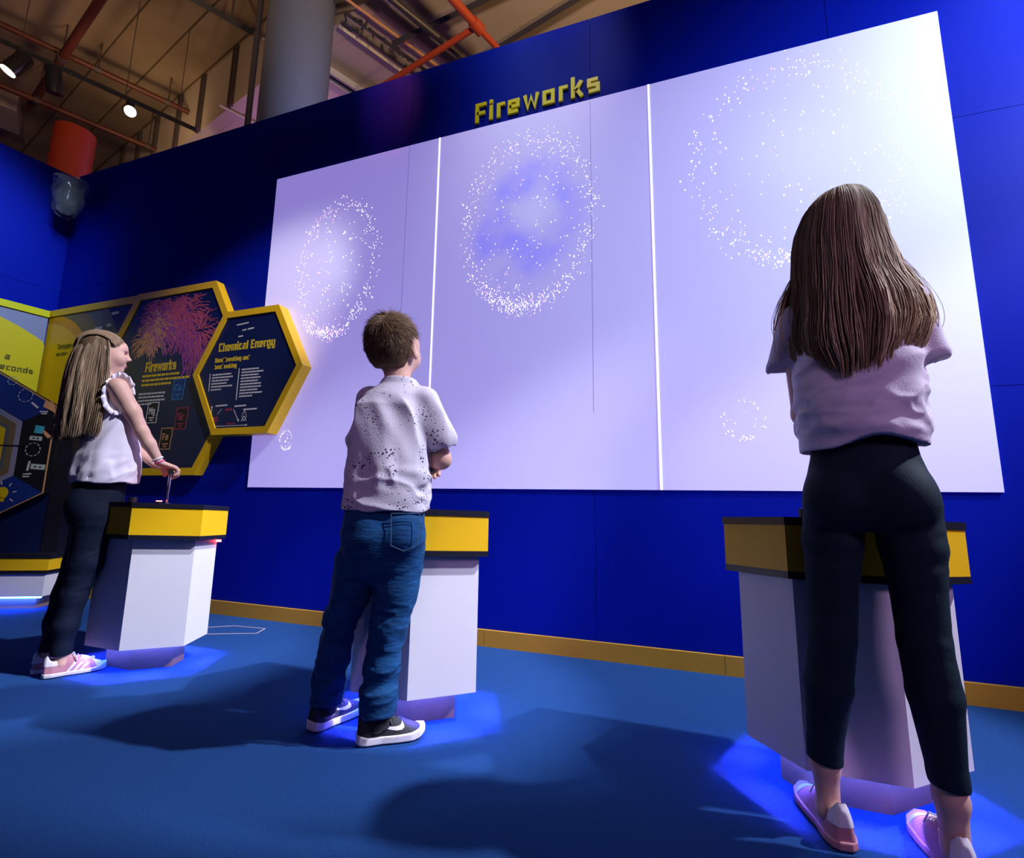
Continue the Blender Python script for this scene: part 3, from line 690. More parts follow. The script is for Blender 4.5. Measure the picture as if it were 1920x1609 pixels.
# ================================================================== CONSOLES
PL = [(-.11, 0), (.11, 0), (.29, .145), (.21, .32), (-.14, .32), (-.22, .148)]
def console(cx, cy, label, lamp=False):
    t = thing('interactive_console', label, 'console', (cx, cy, 0), 0, 'white and yellow activity consoles in front of the screen')
    s = lambda z0: (lambda x, y: z0 - .05*(y-.145))
    MB().prism(offset_poly(PL, -.070), 0, .30).build('plinth', 'plinth_wood', t)
    body = MB(); outp = PL; inn = offset_poly(PL, -.012); n = 6
    vs_ = [(x, y, .10) for x, y in outp] + [(x, y, s(.551)(x, y)) for x, y in outp] + [(x, y, .10) for x, y in inn] + [(x, y, .30) for x, y in inn]
    fs = [(i, (i+1) % n, n+(i+1) % n, n+i) for i in range(n)] + [tuple(range(n, 2*n))]
    fs += [((i+1) % n, i, 2*n+i, 2*n+(i+1) % n) for i in range(n)] + [(2*n+(i+1) % n, 2*n+i, 3*n+i, 3*n+(i+1) % n) for i in range(n)] + [tuple(range(3*n, 4*n))]
    body.add(vs_, fs); body.build('body', 'white_laminate', t)
    hp = offset_poly(PL, .030)
    MB().prism(offset_poly(PL, .031), s(.5515), s(.5695)).build('lower_band', 'black_laminate', t)
    MB().prism(hp, s(.570), s(.6875)).build('yellow_band', 'yellow_laminate', t)
    MB().prism(offset_poly(PL, .033), s(.688), s(.708)).build('worktop', 'black_laminate', t)
    led = MB().ring(offset_poly(PL, -.040), offset_poly(PL, -.058), ((0, 0, .137), (1, 0, 0), (0, 1, 0), (0, 0, 1)), 0, .008)
    led.build('light_strip', 'led_violet', t)
    # the strip throws its light outwards and down, one lamp along each side
    ep = offset_poly(PL, -.046)
    for i in range(6):
        a_, b_ = np.array(ep[i]), np.array(ep[(i+1) % 6]); m_ = (a_+b_)/2; L_ = np.linalg.norm(b_-a_); d_ = (b_-a_)/L_; no = np.array([d_[1], -d_[0]])
        l = bpy.data.lights.new('strip_lamp', 'AREA'); l.shape = 'RECTANGLE'; l.size = L_*.96; l.size_y = .006; l.energy = 9.0*L_; l.color = (0.20, 0.13, 1.0); l.spread = math.radians(95)
        o = bpy.data.objects.new('strip_lamp', l); COL.objects.link(o)
        zax = -Vector((no[0]*.80, no[1]*.80, -.60)).normalized(); xax = Vector((d_[0], d_[1], 0)); yax = zax.cross(xax)
        mw = Matrix([[xax[k_], yax[k_], zax[k_], (cx+m_[0], cy+m_[1], .136)[k_]] for k_ in range(3)]+[[0, 0, 0, 1]]); o.matrix_world = mw
    kb = MB().tube([(-.05, .08, .708), (-.05, .08, .738)], .017, 24).build('knob', 'black_plastic', t, True)
    bt = MB().tube([(.08, .11, .708), (.08, .11, .720)], .013, 20).build('button', 'black_plastic', t, True)
    MB().tube([(.08, .11, .7202), (.08, .11, .7235)], .0115, 20).build('red_cap', 'red_glow', bt)
    pr = MB().tube([(.06, .16, .706), (.06, .16, .712)], .022, 20).tube([(.06, .16, .712), (.06, .16, .852)], .0062, 14).build('plunger_rod', 'chrome', t, True)
    MB().tube([(.06+.045, .16-.03, .858), (.06-.045, .16+.03, .858)], .011, 14).build('grip', 'black_plastic', pr, True)
    if lamp: MB().tube([(.212, .318, .532), (.226, .330, .532)], .005, 10).build('indicator', 'red_glow', t, True)
    return t
console(-2.33, 1.462, 'white and yellow console where the girl in pink trainers holds the plunger', True)
console(-0.948, 1.453, 'white and yellow console half hidden behind the boy in jeans')
console(0.40, 1.446, 'white and yellow console behind the legs of the tallest girl, nearest the viewer')

# ------------------------------------------------------------------ kiosk at the far left
ke = np.array([.9, .436, 0]); ke /= np.linalg.norm(ke); kn = np.array([ke[1], -ke[0], 0])
KO = np.array([-4.05, 2.05, 0])
kt = thing('hexagon_kiosk', 'low kiosk carrying a big dark hexagonal picture board, at the left edge', 'kiosk', tuple(KO))
fk = ((0, 0, 0), tuple(ke), (0, 0, 1), tuple(kn))
def kbox(mb, s0, s1, d0, d1, z0, z1):
    P = lambda s, d, z: ke*s + kn*d + np.array([0, 0, z])
    mb.hexa([P(s0, d1, z0), P(s1, d1, z0), P(s1, d0, z0), P(s0, d0, z0), P(s0, d1, z1), P(s1, d1, z1), P(s1, d0, z1), P(s0, d0, z1)])
    return mb
kbox(MB(), -.94, .06, -.22, .00, 0, .12).build('plinth', 'plinth_wood', kt)
kbox(MB(), -1.00, .12, -.26, .04, .082, .225).build('base', 'white_laminate', kt)
kbox(MB(), -1.01, .13, -.265, .05, .2255, .2485).build('lower_band', 'black_laminate', kt)
kbox(MB(), -1.02, .14, -.27, .055, .249, .327).build('yellow_band', 'yellow_laminate', kt)
kbox(MB(), -1.03, .15, -.275, .06, .3275, .352).build('shelf', 'black_laminate', kt)
kbox(MB(), -.98, .0, -.20, -.06, .3525, .90).build('cabinet', 'navy_print', kt)
kbox(MB(), .001, .10, -.22, -.05, .3525, 1.50).build('side_post', 'black_laminate', kt)
kbox(MB(), -.95, .10, .012, .028, .070, .0815).build('light_strip', 'led_violet', kt)
def hx(r, cx=-.52, cz=1.05): return [(cx + r*math.cos(math.pi/6+math.pi/3*i), cz + r*math.sin(math.pi/6+math.pi/3*i)) for i in range(6)]
bo = MB().plate(hx(.600), fk, -.05, .0).build('picture_board', 'print_black', kt)
MB().ring(hx(.601), hx(.594), fk, -.002, .003).build('copper_edge', 'copper_edge', bo)
c_ = (-.52, 1.05)
H = hx(.592); I_ = hx(.375)
for i, m_ in ((5, 'print_black'), (0, 'print_blue'), (1, 'print_blue'), (2, 'print_black'), (3, 'print_blue'), (4, 'print_blue')):
    MB().plate([H[i], H[(i+1) % 6], I_[(i+1) % 6], I_[i]] if i != 5 else [H[5], H[0], I_[0], I_[5]], fk, .0002, .0018).build('picture_field', m_, bo)
for r, m_, k_ in ((.372, 'print_lilac', 0), (.335, 'print_taupe', 1), (.290, 'print_grey', 2), (.265, 'print_yellow', 3)):
    MB().plate(hx(r), fk, .0002, .0020+.0008*k_).build('inner_hexagon', m_, bo)
mb = MB(); bar(mb, fk, (c_[0]-.37, 1.068), (c_[0]+.37, 1.068), .008, .004, .006); mb.build('dividing_line', 'print_black', bo)
T0, T1 = .0015, .0035
def dots(mb, cx, cz, r, n):
    for i in range(n):
        a = 2*math.pi*i/n; a2 = a+.6*2*math.pi/n
        bar(mb, fk, (cx+r*math.cos(a), cz+r*math.sin(a)), (cx+r*math.cos(a2), cz+r*math.sin(a2)), .004, T0, T1)
mb = MB(); dots(mb, -.205, 1.42, .045, 10); dots(mb, -.105, 1.045, .045, 10); dots(mb, -.30, 1.52, .03, 8)
bar(mb, fk, (-.16, 1.372), (-.115, 1.335), .012, T0, T1); bar(mb, fk, (-.10, 1.31), (-.05, 1.31), .008, T0, T1); bar(mb, fk, (-.09, 1.296), (-.055, 1.296), .008, T0, T1)
bar(mb, fk, (-.118, .90), (-.112, .965), .012, T0, T1); bar(mb, fk, (-.14, .875), (-.09, .88), .008, T0, T1); bar(mb, fk, (-.14, .858), (-.10, .862), .008, T0, T1)
for a in range(8):
    q = a*math.pi/4+.2
    if a not in (6,): bar(mb, fk, (-.245+.062*math.cos(q), .742+.062*math.sin(q)), (-.245+.086*math.cos(q), .742+.086*math.sin(q)), .007, T0, T1)
mb.build('diagram_marks', 'text_white', bo)
mb = MB(); mb.plate([(-.245+.036*math.cos(2*math.pi*i/16), .748+.04*math.sin(2*math.pi*i/16)) for i in range(16)], fk, T0, T1); bar(mb, fk, (-.245, .69), (-.245, .72), .034, T0, T1)
mb.build('light_bulb_picture', 'print_yellow', bo)
mb = MB(); mb.plate([(-.085, 1.345), (-.005, 1.305), (.0-.012, 1.345), (-.03, 1.38), (-.075, 1.385)], fk, T0, T1); mb.plate([(-.035, 1.165), (-.005, 1.14), (-.012, 1.13), (-.025, 1.125), (-.05, 1.15), (-.06, 1.185)], fk, T0, T1)
mb.build('hand_picture', 'print_flesh', bo)
mb = MB(); mb.plate([(-.115, 1.16), (-.06, 1.155), (-.055, 1.205), (-.11, 1.215)], fk, T0, T1); mb.build('sponge_picture', 'print_cyan', bo)
mb = MB(); bar(mb, fk, (-.135, 1.125), (-.06, 1.12), .028, T0, T1); bar(mb, fk, (-.10, .93), (-.012, .925), .036, T0, T1); mb.build('tray_picture', 'print_mint', bo)
mb = MB()
for x, z in ((-.11, 1.124), (-.085, 1.122), (-.072, .928), (-.042, .926)): bar(mb, fk, (x-.006, z), (x+.006, z), .010, T1, T1+.001)
mb.build('tray_dots', 'print_black', bo)

# ------------------------------------------------------------------ outline of a floor box in the carpet
fb = [(-2.62, 2.02), (-2.436, 2.045), (-2.20, 2.155), (-2.235, 2.25), (-2.45, 2.232), (-2.60, 2.12)]
mb = MB().ring(fb, offset_poly(fb, -.006), ((0, 0, 0), (1, 0, 0), (0, 1, 0), (0, 0, 1)), .0, .0018)
o = mb.build('floor_box_edge', 'chalk'); tag(o, 'pale worn rim of a floor hatch in the blue carpet, right of the plunger console', 'floor hatch')
# ================================================================== PEOPLE
mat('skin', (0.68, 0.40, 0.30), 0.5, spec=0.35, sss=0.12, noise=0.05, nscale=12)
mat('hair_root', (0.15, 0.095, 0.05), 0.7, spec=0.1)
mat('sock_black', (0.01, 0.01, 0.014), 0.9)
mat('leggings_teal', (0.004, 0.016, 0.026), 0.75, spec=0.2, bump=0.15, bscale=300)
mat('leggings_navy', (0.003, 0.007, 0.022), 0.75, spec=0.2, bump=0.15, bscale=300)
mat('white_cotton', (0.72, 0.66, 0.74), 0.85, spec=0.15, bump=0.12, bscale=220)
mat('white_cotton_thin', (0.76, 0.70, 0.78), 0.85, spec=0.15, bump=0.12, bscale=220)
mat('denim', (0.006, 0.055, 0.16), 0.85, spec=0.2, noise=0.35, nscale=22, bump=0.35, bscale=40, stretch=(1, 1, 3))
mat('denim_seam', (0.05, 0.13, 0.24), 0.8)
mat('shoe_pink', (0.52, 0.22, 0.26), 0.7, noise=0.06, nscale=30)
mat('shoe_white', (0.78, 0.72, 0.74), 0.5)
mat('shoe_cream', (0.72, 0.62, 0.50), 0.6)
mat('shoe_black', (0.012, 0.014, 0.018), 0.6, bump=0.3, bscale=300)
mat('sole_brown', (0.30, 0.15, 0.11), 0.6)
mat('pink_band', (0.6, 0.03, 0.25), 0.5)
mat('eye_white', (0.8, 0.78, 0.78), 0.2)
mat('eye_dark', (0.03, 0.05, 0.07), 0.15)
mat('lip', (0.50, 0.16, 0.15), 0.5)
# speckled white shirt
def speckle_material():
    m = mat('speckled_cotton', (0.62, 0.58, 0.64), 0.85, spec=0.15, bump=0.15, bscale=220)
    nt = m.node_tree; b = nt.nodes['Principled BSDF']; tc = nt.nodes['Texture Coordinate']
    v = nt.nodes.new('ShaderNodeTexVoronoi'); v.inputs['Scale'].default_value = 95
    v2 = nt.nodes.new('ShaderNodeTexNoise'); v2.inputs['Scale'].default_value = 16
    nt.links.new(tc.outputs['Object'], v.inputs['Vector']); nt.links.new(tc.outputs['Object'], v2.inputs['Vector'])
    mr = nt.nodes.new('ShaderNodeMapRange'); mr.inputs['From Min'].default_value = .33; mr.inputs['From Max'].default_value = .66
    mr.inputs['To Min'].default_value = .0; mr.inputs['To Max'].default_value = .34
    nt.links.new(v2.outputs['Fac'], mr.inputs['Value'])
    lt_ = nt.nodes.new('ShaderNodeMath'); lt_.operation = 'LESS_THAN'
    nt.links.new(v.outputs['Distance'], lt_.inputs[0]); nt.links.new(mr.outputs['Result'], lt_.inputs[1])
    mx = nt.nodes.new('ShaderNodeMix'); mx.data_type = 'RGBA'
    mx.inputs[6].default_value = (0.64, 0.60, 0.66, 1); mx.inputs[7].default_value = (0.035, 0.03, 0.07, 1)
    nt.links.new(lt_.outputs[0], mx.inputs[0]); nt.links.new(mx.outputs[2], b.inputs['Base Color'])
speckle_material()
def hair_material(name, dark, light, accent):
    m = mat(name, dark, 0.55, spec=0.18)
    nt = m.node_tree; b = nt.nodes['Principled BSDF']
    at = nt.nodes.new('ShaderNodeAttribute'); at.attribute_name = 'tone'
    cr = nt.nodes.new('ShaderNodeValToRGB'); e = cr.color_ramp.elements
    e[0].color = (*dark, 1); e[1].color = (*accent, 1); mid = cr.color_ramp.elements.new(.55); mid.color = (*light, 1)
    nt.links.new(at.outputs['Fac'], cr.inputs['Fac']); nt.links.new(cr.outputs['Color'], b.inputs['Base Color'])
hair_material('hair_brown', (0.19, 0.125, 0.062), (0.54, 0.39, 0.21), (0.84, 0.70, 0.46))
hair_material('hair_blonde', (0.15, 0.095, 0.05), (0.44, 0.30, 0.18), (0.72, 0.55, 0.36))
hair_material('hair_short', (0.06, 0.032, 0.017), (0.22, 0.13, 0.07), (0.46, 0.31, 0.19))

# ---- value noise on arrays
_T = np.random.default_rng(5).random(4096)
def vnoise(x, y, z):
    xi, yi, zi = np.floor(x).astype(np.int64), np.floor(y).astype(np.int64), np.floor(z).astype(np.int64)
    fx, fy, fz = x-xi, y-yi, z-zi
    fx, fy, fz = fx*fx*(3-2*fx), fy*fy*(3-2*fy), fz*fz*(3-2*fz)
    h = lambda a, b, c: _T[(a*73856093 ^ b*19349663 ^ c*83492791) & 4095]
    c = 0
    for dx in (0, 1):
        for dy in (0, 1):
            for dz in (0, 1):
                c = c + h(xi+dx, yi+dy, zi+dz)*(fx if dx else 1-fx)*(fy if dy else 1-fy)*(fz if dz else 1-fz)
    return c*2-1
# ---- signed distance grid with soft unions, and its surface
class Field:
    def __init__(s, lo, hi, h):
        s.lo = np.array(lo, float); s.h = h
        s.n = np.ceil((np.array(hi)-s.lo)/h).astype(int)+1
        s.F = np.full(s.n, 1.0, np.float32)
    def _sl(s, lo, hi, m):
        a = np.clip(np.floor((np.array(lo)-m-s.lo)/s.h).astype(int), 0, s.n); b = np.clip(np.ceil((np.array(hi)+m-s.lo)/s.h).astype(int)+1, 0, s.n)
        sl = tuple(slice(i, j) for i, j in zip(a, b))
        g = [s.lo[k]+s.h*np.arange(a[k], b[k]) for k in range(3)]
        return sl, g[0][:, None, None], g[1][None, :, None], g[2][None, None, :]
    def op(s, fn, lo, hi, k=.015, mode='add'):
        sl, X, Y, Z = s._sl(lo, hi, k+2*s.h)
        if 0 in s.F[sl].shape: return s
        d = fn(X, Y, Z).astype(np.float32); F = s.F[sl]
        if mode == 'add':
            hh = np.clip(.5+.5*(F-d)/k, 0, 1); s.F[sl] = F*(1-hh)+d*hh-k*hh*(1-hh)
        elif mode == 'sub':
            hh = np.clip(.5-.5*(F+d)/k, 0, 1); s.F[sl] = F*(1-hh)+(-d)*hh+k*hh*(1-hh)
        elif mode == 'disp': s.F[sl] = F+d
        return s
    def cone(s, a, b, ra, rb, k=.015, mode='add', flat=None):
        a = np.array(a, float); b = np.array(b, float); m = max(ra, rb)
        ab = b-a; L = max(np.dot(ab, ab), 1e-9)
        def fn(X, Y, Z):
            px, py, pz = X-a[0], Y-a[1], Z-a[2]
            t = np.clip((px*ab[0]+py*ab[1]+pz*ab[2])/L, 0, 1)
            qx, qy, qz = px-t*ab[0], py-t*ab[1], pz-t*ab[2]
            if flat is not None:
                n, sc = flat; c = qx*n[0]+qy*n[1]+qz*n[2]; e = (1/sc-1)*c
                qx, qy, qz = qx+e*n[0], qy+e*n[1], qz+e*n[2]
            return np.sqrt(qx*qx+qy*qy+qz*qz)-(ra+(rb-ra)*t)
        return s.op(fn, np.minimum(a, b)-m, np.maximum(a, b)+m, k, mode)
    def chain(s, pts, rs, k=.012, **kw):
        for i in range(len(pts)-1): s.cone(pts[i], pts[i+1], rs[i], rs[i+1], k, **kw)
        return s
    def ell(s, c, r, k=.015, mode='add', Rm=None):
        c = np.array(c, float); r = np.array(r, float); m = r.max()
        def fn(X, Y, Z):
            x, y, z = X-c[0], Y-c[1], Z-c[2]
            if Rm is not None:
                x, y, z = (Rm[0][0]*x+Rm[1][0]*y+Rm[2][0]*z, Rm[0][1]*x+Rm[1][1]*y+Rm[2][1]*z, Rm[0][2]*x+Rm[1][2]*y+Rm[2][2]*z)
            k0 = np.sqrt((x/r[0])**2+(y/r[1])**2+(z/r[2])**2); k1 = np.sqrt((x/r[0]**2)**2+(y/r[1]**2)**2+(z/r[2]**2)**2)+1e-9
            return k0*(k0-1)/k1
        return s.op(fn, c-m, c+m, k, mode)
    def stack(s, rings, k=.015, mode='add', phi=0.0, n=2.2):
        """rings (z, cx, cy, a, b): elliptical sections through the heights"""
        Rg = np.array(sorted(rings)); zz = Rg[:, 0]
        ca, sa = math.cos(phi), math.sin(phi); m = max(Rg[:, 3].max(), Rg[:, 4].max())
        def fn(X, Y, Z):
            I = lambda c: np.interp(Z, zz, Rg[:, c])
            x0, y0, a, b = X-I(1), Y-I(2), I(3), I(4)
            x = x0*ca+y0*sa; y = -x0*sa+y0*ca
            d = ((np.abs(x/a)**n+np.abs(y/b)**n)**(1/n)-1)*np.minimum(a, b)
            return np.maximum(d, np.maximum(Z-zz[-1], zz[0]-Z)+0*d)
        lo = (Rg[:, 1].min()-m, Rg[:, 2].min()-m, zz[0]); hi = (Rg[:, 1].max()+m, Rg[:, 2].max()+m, zz[-1])
        return s.op(fn, lo, hi, k, mode)
    def surface(s, name, material, parent=None, iters=2, cut_below=None):
        F = s.F; h = s.h
        inside = F < 0
        n = F.shape
        c = np.zeros((n[0]-1, n[1]-1, n[2]-1), np.int32)
        for dx in (0, 1):
            for dy in (0, 1):
                for dz in (0, 1): c += inside[dx:n[0]-1+dx, dy:n[1]-1+dy, dz:n[2]-1+dz]
        act = (c > 0) & (c < 8)
        idx = -np.ones(act.shape, np.int64); P = np.argwhere(act); idx[act] = np.arange(len(P))
        acc = np.zeros((len(P), 3)); cnt = np.zeros(len(P))
        cor = [(a, b, d) for a in (0, 1) for b in (0, 1) for d in (0, 1)]
        for i, p in enumerate(cor):
            for j, q in enumerate(cor):
                if j > i and sum(abs(p[k]-q[k]) for k in range(3)) == 1:
                    fa = F[P[:, 0]+p[0], P[:, 1]+p[1], P[:, 2]+p[2]]; fb = F[P[:, 0]+q[0], P[:, 1]+q[1], P[:, 2]+q[2]]
                    m = (fa < 0) != (fb < 0); t = np.where(m, fa/np.where(m, fa-fb, 1), 0)
                    for k in range(3): acc[:, k] += np.where(m, p[k]+t*(q[k]-p[k]), 0)
                    cnt += m
        V = (P+acc/cnt[:, None])*h+s.lo
        quads = []
        for ax in range(3):
            u, v = (ax+1) % 3, (ax+2) % 3
            sl0 = [slice(None)]*3; sl1 = [slice(None)]*3; sl0[ax] = slice(0, n[ax]-1); sl1[ax] = slice(1, n[ax])
            a, b = inside[tuple(sl0)], inside[tuple(sl1)]
            E_ = np.argwhere(a != b)
            ok = (E_[:, u] > 0) & (E_[:, v] > 0) & (E_[:, u] < n[u]-1) & (E_[:, v] < n[v]-1); E_ = E_[ok]
            def id_(du, dv):
                q = E_.copy(); q[:, u] -= du; q[:, v] -= dv; return idx[q[:, 0], q[:, 1], q[:, 2]]
            Q = np.stack([id_(1, 1), id_(0, 1), id_(0, 0), id_(1, 0)], 1)
            flip = ~a[E_[:, 0], E_[:, 1], E_[:, 2]]
            Q[flip] = Q[flip][:, ::-1]; quads.append(Q)
        Q = np.concatenate(quads)
        ed = np.concatenate([Q[:, [0, 1]], Q[:, [1, 2]], Q[:, [2, 3]], Q[:, [3, 0]]])
        for it in range(iters):
            S = np.zeros_like(V); N = np.zeros(len(V))
            for a, b in ((0, 1), (1, 0)):
                for k_ in range(3): S[:, k_] += np.bincount(ed[:, a], V[ed[:, b], k_], len(V))
                N += np.bincount(ed[:, a], minlength=len(V))
            V = V*.4+.6*S/np.maximum(N, 1)[:, None]
        me = bpy.data.meshes.new(name)
        me.vertices.add(len(V)); me.vertices.foreach_set('co', V.astype(np.float32).ravel())
        me.loops.add(len(Q)*4); me.loops.foreach_set('vertex_index', Q.astype(np.int32).ravel())
        me.polygons.add(len(Q)); me.polygons.foreach_set('loop_start', np.arange(0, len(Q)*4, 4, dtype=np.int32))
        me.polygons.foreach_set('loop_total', np.full(len(Q), 4, np.int32))
        me.materials.append(MATS[material]); me.update(calc_edges=True); me.validate(); me.shade_smooth()
        return link(name, me, parent)

def rot(yaw, pitch=0, roll=0):
    """columns: right, forward, up of a head or shoe turned by yaw (about z), pitch (nose up), roll"""
    cy, sy, cp, sp_, cr, sr = math.cos(yaw), math.sin(yaw), math.cos(pitch), math.sin(pitch), math.cos(roll), math.sin(roll)
    Rz = np.array([[cy, -sy, 0], [sy, cy, 0], [0, 0, 1]]); Rx = np.array([[1, 0, 0], [0, cp, -sp_], [0, sp_, cp]]); Ry = np.array([[cr, 0, sr], [0, 1, 0], [-sr, 0, cr]])
    return Rz @ Rx @ Ry
def head(F, c, Rm, s=1.0):
    """skull centre c; child's head about .21*s high; forward is +y of Rm"""
    c = np.array(c, float); P = lambda x, y, z: c+Rm @ (np.array([x, y, z])*s)
    E_ = lambda p, r, k=.02, mode='add': F.ell(P(*p), np.array(r)*s, k*s, mode, Rm)
    E_((0, -.012, .018), (.073, .088, .082)); E_((0, .028, .0), (.064, .062, .075), .03); E_((0, .030, -.045), (.050, .050, .052), .03)
    E_((0, .058, -.082), (.024, .022, .019), .02); E_((0, .074, .030), (.046, .016, .028), .02)
    for q in (-1, 1):
        E_((q*.036, .060, -.030), (.024, .022, .026), .02)
        E_((q*.027, .079, -.001), (.016, .012, .010), .012, 'sub'); E_((q*.027, .069, -.001), (.0135, .0135, .0115), .004); E_((q*.027, .084, -.001), (.0105, .008, .0048), .002, 'sub')
        F.cone(P(q*.014, .086, .017), P(q*.040, .078, .019), .004*s, .003*s, .008*s)
        Re = Rm @ rot(q*-.25, 0, 0)
        F.ell(P(q*.0755, -.006, -.008), np.array((.008, .018, .030))*s, .006*s, 'add', Re)
        F.ell(P(q*.0835, -.002, -.006), np.array((.006, .010, .019))*s, .005*s, 'sub', Re)
        F.ell(P(q*.075, -.001, -.034), np.array((.006, .009, .009))*s, .006*s, 'add', Re)
    F.cone(P(0, .086, .006), P(0, .101, -.022), .006*s, .009*s, .012*s)
    for q in (-1, 1): F.ell(P(q*.009, .093, -.026), np.array((.006, .007, .006))*s, .006*s)
    F.cone(P(-.016, .080, -.052), P(.016, .080, -.052), .0065*s, .0065*s, .007*s)
    F.cone(P(-.012, .079, -.062), P(.012, .079, -.062), .0070*s, .0070*s, .007*s)
    return P
def face_parts(body, P, Rm, s=1.0):
    for q in (-1, 1):
        cpt = P(q*.027, .0668, -.001); mb = MB(); 
        vs_ = []; fs = []; nu, nv = 14, 10; r = .0125*s
        for i in range(nv+1):
            for j in range(nu):
                th_ = math.pi*i/nv; ph = 2*math.pi*j/nu; v = np.array([math.sin(th_)*math.cos(ph), math.cos(th_), math.sin(th_)*math.sin(ph)])
                vs_.append(cpt+Rm @ (v*r))
        fs = [(i*nu+j, i*nu+(j+1) % nu, (i+1)*nu+(j+1) % nu, (i+1)*nu+j) for i in range(nv) for j in range(nu)]
        mb.add(vs_, fs); e = mb.build('eye', 'eye_white', body, True)
        f0 = P(q*.027, .0668+.0110, -.001); f1 = P(q*.027, .0668+.0128, -.001)
        MB().tube([f0, f1], [.0052*s, .0045*s], 14).build('iris', 'eye_dark', e, True)
        pts = [P(q*(.014+.009*i), .0915-.0028*i*i*.7+(.001), .024+.0025*math.sin(i*1.1)) for i in range(4)]
        MB().tube(pts, [.0016*s, .0022*s, .002*s, .001*s], 6).build('eyebrow', 'hair_root', body, True)
    mb = MB()
    mb.tube([P(-.019, .0825, -.0555), P(-.008, .0873, -.0535), P(0, .0872, -.055), P(.008, .0873, -.0535), P(.019, .0825, -.0555)], [.0012, .0035, .003, .0035, .0012], 8)
    mb.tube([P(-.016, .0830, -.0585), P(0, .0872, -.0605), P(.016, .0830, -.0585)], [.0012, .0042, .0012], 8)
    mb.build('lips', 'lip', body, True)
def hand(F, wr, d, n, side, s=1.0, curl=1.9, thumb=True):
    """fist around a bar: wr wrist, d towards the knuckles, n back of the hand, side=+1 when the thumb lies towards d x n"""
    wr = np.array(wr, float); d = np.array(d, float); d /= np.linalg.norm(d); n = np.array(n, float); n -= d*np.dot(n, d); n /= np.linalg.norm(n)
    x = np.cross(d, n)*side
    kn_ = wr+d*.062*s
    F.cone(wr, kn_+x*.0*s, .020*s, .022*s, .010, flat=(n, .62)); F.cone(wr+d*.02*s+x*.010*s, kn_+x*.018*s, .014*s, .013*s, .010, flat=(n, .8)); F.cone(wr+d*.02*s-x*.010*s, kn_-x*.018*s, .014*s, .012*s, .010, flat=(n, .8))
    for i, (o_, L) in enumerate(((.024, .92), (.008, 1.0), (-.008, .95), (-.023, .78))):
        p = kn_+x*o_*s+n*.003*s; a = .45; pts = [p]; r = [.0088*s]
        for j, (l, da) in enumerate(((.030, .0), (.021, .9), (.017, .8))):
            a += da*curl/1.9 if j else 0
            dirv = d*math.cos(a)-n*math.sin(a)
            p = p+dirv*l*L*s; pts.append(p); r.append((.0083-.0007*j)*s)
        F.chain(pts, r, .004)
    if thumb:
        b = wr+d*.018*s+x*.018*s; p1 = b+(d*.55+x*.65-n*.25)*.028*s; p2 = p1+(d*.75-x*.10-n*.60)*.026*s; p3 = p2+(d*.35-x*.65-n*.65)*.018*s
        F.chain([b, p1, p2, p3], [.0125*s, .0105*s, .0095*s, .0085*s], .007)

def tubes_mesh(name, strands, tones, material, parent, seg=3):
    """strands (S,N,4): x, y, z, radius; one mesh"""
    S, N, _ = strands.shape; P = strands[..., :3]; rr = strands[..., 3]
    T = np.gradient(P, axis=1); T /= np.linalg.norm(T, axis=2, keepdims=True)+1e-9
    ref = np.zeros_like(T); ref[..., 0] = .3; ref[..., 1] = 1.0; ref[..., 2] = .2
    X = np.cross(T, ref); X /= np.linalg.norm(X, axis=2, keepdims=True)+1e-9; Y = np.cross(T, X)
    V = np.stack([P+rr[..., None]*(X*math.cos(2*math.pi*k_/seg)+Y*math.sin(2*math.pi*k_/seg)) for k_ in range(seg)], 2)
    V = V.reshape(-1, 3)
    i = np.arange(S)[:, None, None]*N*seg; j = np.arange(N-1)[None, :, None]*seg; k_ = np.arange(seg)[None, None, :]
    a = i+j+k_; b = i+j+(k_+1) % seg
    Q = np.stack([a, b, b+seg, a+seg], -1).reshape(-1, 4)
    me = bpy.data.meshes.new(name)
    me.vertices.add(len(V)); me.vertices.foreach_set('co', V.astype(np.float32).ravel())
    me.loops.add(len(Q)*4); me.loops.foreach_set('vertex_index', Q.astype(np.int32).ravel())
    me.polygons.add(len(Q)); me.polygons.foreach_set('loop_start', np.arange(0, len(Q)*4, 4, dtype=np.int32)); me.polygons.foreach_set('loop_total', np.full(len(Q), 4, np.int32))
    me.materials.append(MATS[material]); me.update(calc_edges=True)
    at = me.attributes.new('tone', 'FLOAT', 'POINT'); at.data.foreach_set('value', np.repeat(tones, N*seg).astype(np.float32))
    me.shade_smooth()
    return link(name, me, parent)

